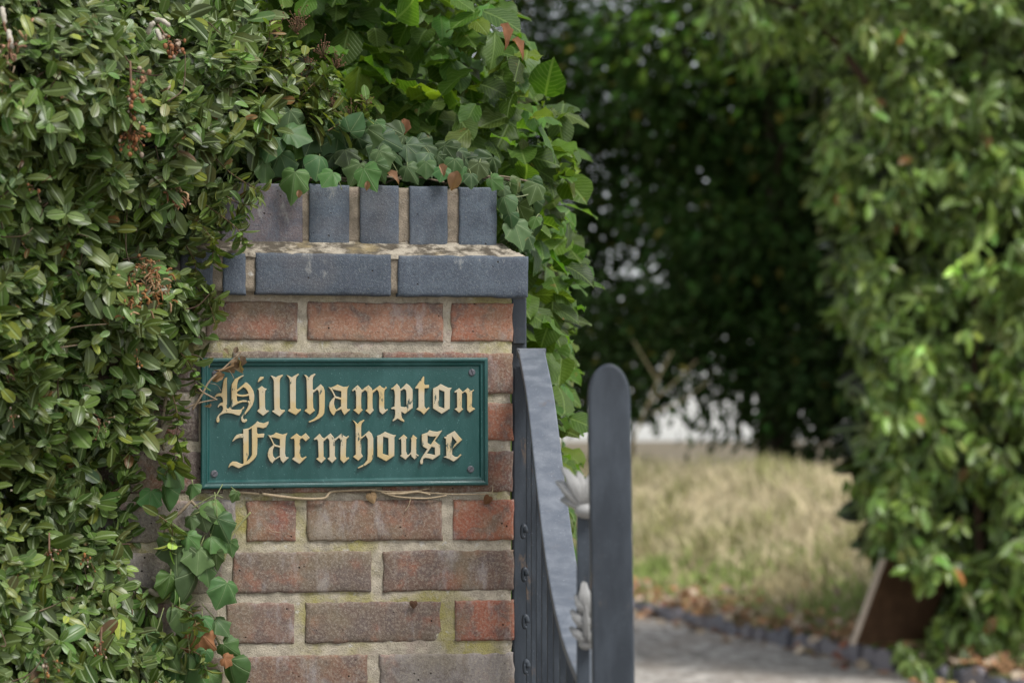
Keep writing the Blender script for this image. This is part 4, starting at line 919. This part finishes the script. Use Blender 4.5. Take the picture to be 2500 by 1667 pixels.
seed_head(435, 480, .010, 8, (.30, .15, .08), .0028, None, 14); seed_head(250, 1035, .008, 10, (.22, .10, .06), .0028); seed_head(120, 1350, .007, 12, (.25, .10, .05), .0028, (120, 1300)); seed_head(215, 1370, .006, 10, (.32, .14, .05), .003)
seed_head(120, 1625, .006, 8, (.34, .16, .06), .0035); seed_head(245, 1590, .007, 12, (.28, .11, .05), .003, (248, 1530)); seed_head(88, 470, .006, 7, (.26, .11, .05), .003); seed_head(30, 1020, .006, 6, (.25, .12, .06), .003)
for cx, cy in ((672, 62), (722, 60), (728, 40), (790, 118), (735, 205), (820, 145), (755, 150), (812, 250), (700, 150), (895, 240), (858, 272)):   # fine rusty seed sprays
    m_ = MB(); c = pp(cx, cy, -.09)
    for k in range(26):
        o_ = np.array([random.gauss(0, .008), random.gauss(0, .005), random.gauss(0, .009)]); m_.ball(c + o_, random.uniform(.0009, .0016), 6, 4, (1, 1, 1), (.17, .085, .05)); m_.tube([c - np.array([0, 0, .014]), c + o_], .0004, 4, tint=(.13, .08, .045))
    m_.build('seed_spray', M_SEED, left)
# pale curled pods at the top
for (x0_, y0_, x1_, y1_) in ((360, 85, 378, 55), (378, 50, 415, 65), (382, 75, 392, 100), (5, 20, 12, 60), (20, 75, 30, 120)):
    Y0 = float(hedge_depth(np.array([x0_]), np.array([y0_]))[0]) - .06; m_ = MB(); a = at(x0_, y0_, Y0); b = at(x1_, y1_, Y0 - .01); sp = spline([a, (a + b) / 2 + np.array([0, -.004, .003]), b], 4)
    m_.tube(sp, [.0012] + [.0034 + .0006 * math.sin(k * 2.1) for k in range(len(sp) - 2)] + [.0016], 7, tint=(.50, .46, .38)); m_.build('dry_pod', M_SEED, left)

# ---- beech hedge behind
BRX = [(-400, 1150), (-100, 1205), (0, 1240), (60, 1290), (120, 1340), (190, 1395), (250, 1410), (330, 1405), (420, 1425), (460, 1435), (520, 1415), (620, 1412), (700, 1402), (800, 1400), (900, 1408), (1000, 1418), (1100, 1420), (1200, 1402), (1400, 1395), (1900, 1400), (2900, 1400)]
by_ = np.array([a for a, b in BRX]); bx_ = np.array([b for a, b in BRX])
beech = thing('beech_hedge', 'broad leaved beech hedge rising behind the pillar', 'hedge', (-.05, 4.35, 0))
def beech_pts(n, ylo, yhi, yb0, ybr, pw):
    px = RNG.uniform(560, 1440, n); py = RNG.uniform(ylo, yhi, n); e = np.interp(py, by_, bx_) - 22 + RNG.normal(0, 8, n); k = px < e; px = px[k]; py = py[k]; e = e[k]; n = len(px)
    lump = np.array([nz(x * .010, y * .010, 12) + .5 * nz(x * .024, y * .024, 3) for x, y in zip(px, py)])
    k = lump > -.62; px, py, e, lump = px[k], py[k], e[k], lump[k]; n = len(px)
    rd = np.clip((e - px) / 130, 0, 1); rnd_ = .20 * (1 - np.sqrt(1 - (1 - rd) ** 2 + 1e-9))
    Y = yb0 + rnd_ - .13 * lump + ybr * RNG.random(n) ** pw; Yr = 4.05
    P = np.stack([(px - CX) / F * Yr, Y, H - (py - CY) / F * Yr], -1); right = 1 - rd
    return P, right, n
def beech_leaves(name, n, ylo, yhi, yb0, ybr, pw, size, col):
    P, right, n = beech_pts(n, ylo, yhi, yb0, ybr, pw)
    D = np.stack([RNG.normal(.10, .65, n) + .5 * right, RNG.normal(-.65, .35, n), RNG.normal(-.42, .40, n)], -1)
    N = np.stack([RNG.normal(.1, .42, n) + .3 * right, RNG.normal(-.42, .38, n), RNG.normal(.95, .3, n)], -1)
    return leaves(name, P, D, N, size * RNG.uniform(.7, 1.2, n), tints(n, col, .22, (.15, .215, .02), .08), T_BEECH, M_BEECH, beech)
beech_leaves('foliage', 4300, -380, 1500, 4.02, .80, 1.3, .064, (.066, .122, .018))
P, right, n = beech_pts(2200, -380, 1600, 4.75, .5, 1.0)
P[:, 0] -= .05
leaves('shade_tinted_foliage', P, RNG.normal(0, 1, (n, 3)) - [0, 0, .5], np.array([0, -.8, .5]) + RNG.normal(0, .4, (n, 3)), RNG.uniform(.08, .11, n), tints(n, (.035, .055, .012), .2), T_BEECH, M_BEECH, beech)  # shade behind the outer leaves put into a darker leaf colour
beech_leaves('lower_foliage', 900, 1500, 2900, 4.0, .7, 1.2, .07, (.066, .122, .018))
for k in range(14):
    mb = MB(); x = random.uniform(-.45, -.02); y = random.uniform(4.2, 4.65); zt = random.uniform(1.3, 2.1)
    sp = spline([(x, y, -.05), (x + random.gauss(0, .05), y, zt * .5), (x - abs(random.gauss(0, .1)), y - random.uniform(0, .2), zt)], 5); mb.tube(sp, np.linspace(.009, .0025, len(sp)), 6, tint=(.15, .10, .06)); mb.build('stem', M_TWIG, beech)
pw_ = []; 
for x, y, L, a in ((1222, 60, .034, 2.3), (1250, 98, .030, 2.0), (985, 290, .028, 3.0)):
    p = at(x, y, 3.93); leaves('withered_leaf', [p], [(math.sin(a) * .6, -.2, math.cos(a))], [(.5, -.7, .3)], [L], [(.26, .12, .06)], [T_CURL], M_DEADLEAF, beech)

# ---- ivy
def ivy_leaf_sets(root, L, ox, oy, sc, outf, col, name='foliage'):
    P = []; D = []; N = []; S = []
    for cx, cy, ln, a in L:
        px_, py_ = ox + cx / sc, oy + cy / sc; ln = ln / sc * .00062 * 1.0; a = math.radians(a + random.gauss(0, 16))
        d = PU * math.sin(a) - PZ * math.cos(a) + PN * random.uniform(-.05, .4); d = unit(d)
        c = pp(px_, py_, outf(px_, py_)); P.append(c - d * ln * .42); D.append(d)
        N.append(PN + PU * random.gauss(0, .55) + PZ * random.uniform(-.15, .95)); S.append(ln * 1.0)
    n = len(P); leaves(name, P, D, N, S, tints(n, col, .17), T_IVY, M_IVY, root)
    return P, D
ivy_top = thing('ivy_plant', 'glossy ivy spilling over the top of the blue brick cap', 'ivy', pp(900, 450, -.05))
TOPL = [(200,800,230,-20),(90,830,170,10),(270,790,200,30),(60,1000,150,20),(250,960,220,20),(380,920,190,40),(430,1010,190,-50),(250,1060,210,30),(300,1190,215,22),(525,1140,125,0),(580,960,225,10),(470,860,180,-60),(610,830,170,20),(700,790,150,170),(765,890,200,25),(830,830,140,0),(925,895,220,-30),(880,1020,150,10),(975,1030,150,0),(700,1110,170,-25),(790,1140,180,10),(850,1100,150,20),(1085,980,200,50),(1060,1110,140,10),(1185,1040,170,20),(1295,980,170,10),(1330,1070,130,0),(1400,1010,160,40),(1390,1110,110,0),(1480,1100,150,0),(1440,1150,100,0),(1600,1170,110,20),(1690,1200,100,0),(1740,1190,130,-20),(1660,1310,140,0),(1840,1230,150,-10),(1770,1380,190,10),(1740,1500,190,0),(1690,1400,100,20),(1840,1420,90,0),(1720,1270,90,-40),(1650,1230,90,0),(470,1060,160,0),(650,1010,140,0),(1150,1080,120,0),(1250,1110,100,0),(160,940,180,-30),(20,900,170,0),(340,860,170,60),(-60,1000,170,-20),(-120,900,160,10),(130,1090,170,10)]
def out_top(px_, py_): return random.uniform(-.045, .0) if py_ > 400 else random.uniform(-.10, -.02)
def out_top2(px_, py_): return (.004 + random.uniform(0, .012)) if (py_ > 425 and px_ < 1215) else out_top(px_, py_)
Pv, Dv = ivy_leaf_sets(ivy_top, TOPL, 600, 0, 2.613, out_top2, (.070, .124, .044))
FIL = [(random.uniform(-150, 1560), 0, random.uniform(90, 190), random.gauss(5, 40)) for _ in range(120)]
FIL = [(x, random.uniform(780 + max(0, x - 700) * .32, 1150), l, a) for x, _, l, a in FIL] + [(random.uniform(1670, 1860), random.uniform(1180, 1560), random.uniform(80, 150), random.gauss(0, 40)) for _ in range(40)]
ivy_leaf_sets(ivy_top, FIL, 600, 0, 2.613, lambda a, b: random.uniform(-.16, -.06), (.03, .06, .018), 'shade_tinted_foliage')  # back leaves coloured darker than the front ones to paint in shade
mb = MB()
for p, d in zip(Pv, Dv):
    mb = MB(); e = p + np.array([random.gauss(0, .012), random.uniform(.01, .04), -random.uniform(-.01, .035)]); sp = spline([p, (p + e) / 2 + np.array([0, 0, .006]), e], 4); mb.tube(sp, .0007, 5, tint=(.22, .26, .12)); mb.build('leaf_stalk', M_TWIG, ivy_top)
for k in range(10):
    x = random.uniform(600, 1200); sp = spline([pp(x, 450, -.1), pp(x + 60, 430, -.06), pp(x + 150, 445, -.07)], 5); mb = MB(); mb.tube(sp, .0016, 6, tint=(.20, .16, .11)); mb.build('stem', M_TWIG, ivy_top)
sp = spline([pp(1215, 455, -.03), pp(1250, 480, -.03), pp(1290, 475, -.03), pp(1310, 460, -.03)], 5); mb = MB(); mb.tube(sp, .001, 5, tint=(.28, .32, .18)); mb.build('stem', M_TWIG, ivy_top); mb = MB()
sp = spline([pp(1225, 470, -.03), pp(1260, 500, -.03), pp(1262, 545, -.03), pp(1240, 590, -.03)], 5); mb.tube(sp, .001, 5, tint=(.28, .32, .18))
mb.build('stem', M_TWIG, ivy_top)
for cx, cy, ln, a in ((950, 1125, 100, 70), (1335, 1140, 120, -20), (1265, 1090, 80, 40), (345, 1262, 50, 10), (775, 1205, 60, 0)):
    p = pp(600 + cx / 2.613, cy / 2.613, .012); a = math.radians(a); d = PU * math.sin(a) - PZ * math.cos(a)
    leaves('withered_leaf', [p - d * .012], [d], [PN + PZ * .5], [ln / 2.613 * .00062], [(.30, .17, .10)], [T_CURL], M_DEADLEAF, ivy_top)

ivy_low = thing('ivy_plant', 'ivy creeping from the hedge onto the brickwork below the name plate', 'ivy', pp(500, 1400, .03))
LOWL = [(1190,160,190,20),(1110,300,180,0),(1010,340,160,10),(1290,270,110,0),(1490,395,190,20),(1500,530,190,15),(1190,690,270,0),(1340,735,185,0),(1310,900,225,-5),(1140,910,170,-10),(1510,970,190,-12),(1470,620,150,30),(1560,660,115,0),(1460,740,130,-20),(1400,840,160,10),(1230,1150,190,0),(1350,1180,150,0),(1500,1180,145,60),(1560,1340,145,70),(1150,1380,230,20),(1340,1480,220,40),(1560,1510,220,20),(1280,1420,120,0),(1110,1460,150,-60),(1380,1400,120,0),(1190,1520,200,0),(1290,490,110,0),(1370,470,150,0),(1590,310,80,0),(1240,1250,100,0),(1300,610,120,20),(1240,1000,150,0),(1060,1290,150,0),(1420,1560,160,10)]
def out_low(px_, py_): return random.uniform(.02, .06)
Pv, Dv = ivy_leaf_sets(ivy_low, LOWL, 0, 1100, 2.766, out_low, (.076, .136, .046))
mb = MB()
for p, d in zip(Pv, Dv):
    mb = MB(); e = p + PU * random.gauss(-.01, .014) - PN * random.uniform(.005, .02) + PZ * random.gauss(.01, .015); sp = spline([p, (p + e) / 2 + PN * .004, e], 4); mb.tube(sp, .0008, 5, tint=(.24, .28, .12)); mb.build('leaf_stalk', M_TWIG, ivy_low)
for pts, r, tn in ((((400, 1310, .02), (412, 1275, .02), (440, 1250, .02), (465, 1222, .015), (462, 1205, .01)), .0028, (.28, .22, .15)), (((465, 1222, .015), (490, 1245, .015), (515, 1265, .012)), .0022, (.30, .24, .16)),
                   (((545, 1370, .02), (565, 1310, .02), (590, 1275, .02), (612, 1250, .02)), .0022, (.30, .30, .14)), (((365, 1440, .03), (385, 1450, .04), (388, 1425, .04), (372, 1410, .03)), .0045, (.34, .30, .24)),
                   (((505, 1530, .02), (530, 1560, .02), (550, 1610, .02), (590, 1660, .02)), .0018, (.30, .30, .16)), (((360, 1640, .03), (420, 1630, .03), (470, 1640, .03)), .0028, (.14, .09, .06)),
                   (((395, 900, .03), (405, 960, .03), (395, 1040, .02), (400, 1100, .02)), .003, (.30, .25, .17)), (((385, 1075, .02), (410, 1030, .03), (425, 1025, .04)), .0055, (.34, .29, .22)), (((470, 1240, .02), (520, 1210, .02), (545, 1215, .02)), .0009, (.25, .3, .12))):
    sp = spline([pp(x, y, d) for x, y, d in pts], 6); mb = MB(); mb.tube(sp, np.linspace(r, r * .7, len(sp)), 7, tint=tn); mb.build('stem', M_TWIG, ivy_low)
for cx, cy, ln, a in ((1335, 1330, 215, -5), (1550, 1420, 85, 60)):
    p = pp(cx / 2.766, 1100 + cy / 2.766, .045); a = math.radians(a); d = PU * math.sin(a) - PZ * math.cos(a)
    leaves('withered_leaf', [p - d * ln * .5 / 2.766 * .00062], [d], [PN + PZ * .3], [ln / 2.766 * .00062], [(.28, .125, .055)], [T_IVY[4]], M_DEADLEAF, ivy_low)

# ---- dried twig across the corner of the plate
tw = thing('dried_twig', 'dried brown twig with shrivelled leaves lying over the name plate corner', 'twig', pp(540, 900, .03))
mb = MB()
for pts, r in (([(470, 1000, .03), (492, 965, .035), (512, 930, .035), (545, 900, .032), (575, 872, .03), (590, 858, .03)], .0017), ([(440, 1005, .025), (480, 985, .03), (528, 975, .03)], .0014), ([(478, 937, .03), (492, 955, .033), (515, 968, .032), (530, 976, .03)], .0016),
               ([(545, 900, .032), (560, 905, .036), (572, 925, .03)], .0008), ([(510, 935, .03), (530, 940, .03), (540, 955, .03)], .0005), ([(515, 870, .025), (510, 898, .025)], .001)):
    sp = spline([pp(x, y, d) for x, y, d in pts], 6); mb.tube(sp, np.linspace(r, r * .7, len(sp)), 6, tint=(.33, .25, .17))
mb.build('stem', M_TWIG, tw)
for x, y, L, a, c in ((575, 880, .052, -35, (.22, .14, .08)), (582, 872, .04, -8, (.34, .24, .15)), (548, 915, .034, -70, (.36, .22, .12)), (588, 868, .036, 5, (.16, .11, .07)), (545, 853, .02, 60, (.3, .22, .14)), (575, 862, .018, 170, (.12, .08, .05)), (515, 985, .018, -50, (.30, .20, .12))):
    a = math.radians(a); d = PU * math.sin(a) - PZ * math.cos(a) + PN * .1
    leaves('shrivelled_leaf', [pp(x, y, .033)], [d], [PN + PU * random.gauss(0, .6) + PZ * .2], [L * .55], [c], [T_CURL], M_DEADLEAF, tw)
# ---- dead stems under the plate
ds = thing('dead_ivy_stem', 'thin pale dead ivy stems clinging to the mortar under the name plate', 'stem', pp(840, 1200, .005))
mb = MB()
for pts, r in (([(560, 1200, .004), (610, 1203, .005), (633, 1205, .005)], .0022), ([(640, 1205, .006), (690, 1212, .006), (740, 1217, .006), (790, 1216, .007), (803, 1204, .006), (815, 1199, .004), (870, 1196, .004), (920, 1195, .004)], .0024),
               ([(905, 1196, .005), (960, 1200, .006), (1010, 1198, .006), (1048, 1192, .005)], .0015), ([(940, 1205, .005), (985, 1204, .007), (1020, 1200, .007), (1050, 1207, .006)], .0022), ([(930, 1200, .005), (970, 1212, .006), (1040, 1216, .006), (1090, 1209, .005)], .0016),
               ([(1030, 1201, .005), (1100, 1206, .005), (1160, 1206, .005), (1198, 1203, .004), (1203, 1186, .004)], .0012), ([(1003, 1214, .006), (998, 1232, .006), (988, 1248, .005)], .0008), ([(655, 1290, .003), (668, 1297, .003), (685, 1299, .003)], .0005)):
    sp = spline([pp(x, y, d) for x, y, d in pts], 6); mb.tube(sp, [r * (1 - .25 * k / len(sp) + .12 * nz(k * .8, r * 999)) for k in range(len(sp))], 6, tint=(.42, .33, .22)); mb.build('stem', M_TWIG, ds); mb = MB()
for x, y, L, a, c in ((905, 1205, .016, 20, (.36, .24, .13)), (1195, 1212, .014, -30, (.16, .07, .03)), (1010, 1468, .011, 0, (.10, .05, .03))):
    a = math.radians(a); d = PU * math.sin(a) - PZ * math.cos(a)
    leaves('withered_leaf', [pp(x, y, .006)], [d], [PN], [L], [c], [T_IVY[1]], M_DEADLEAF, ds)
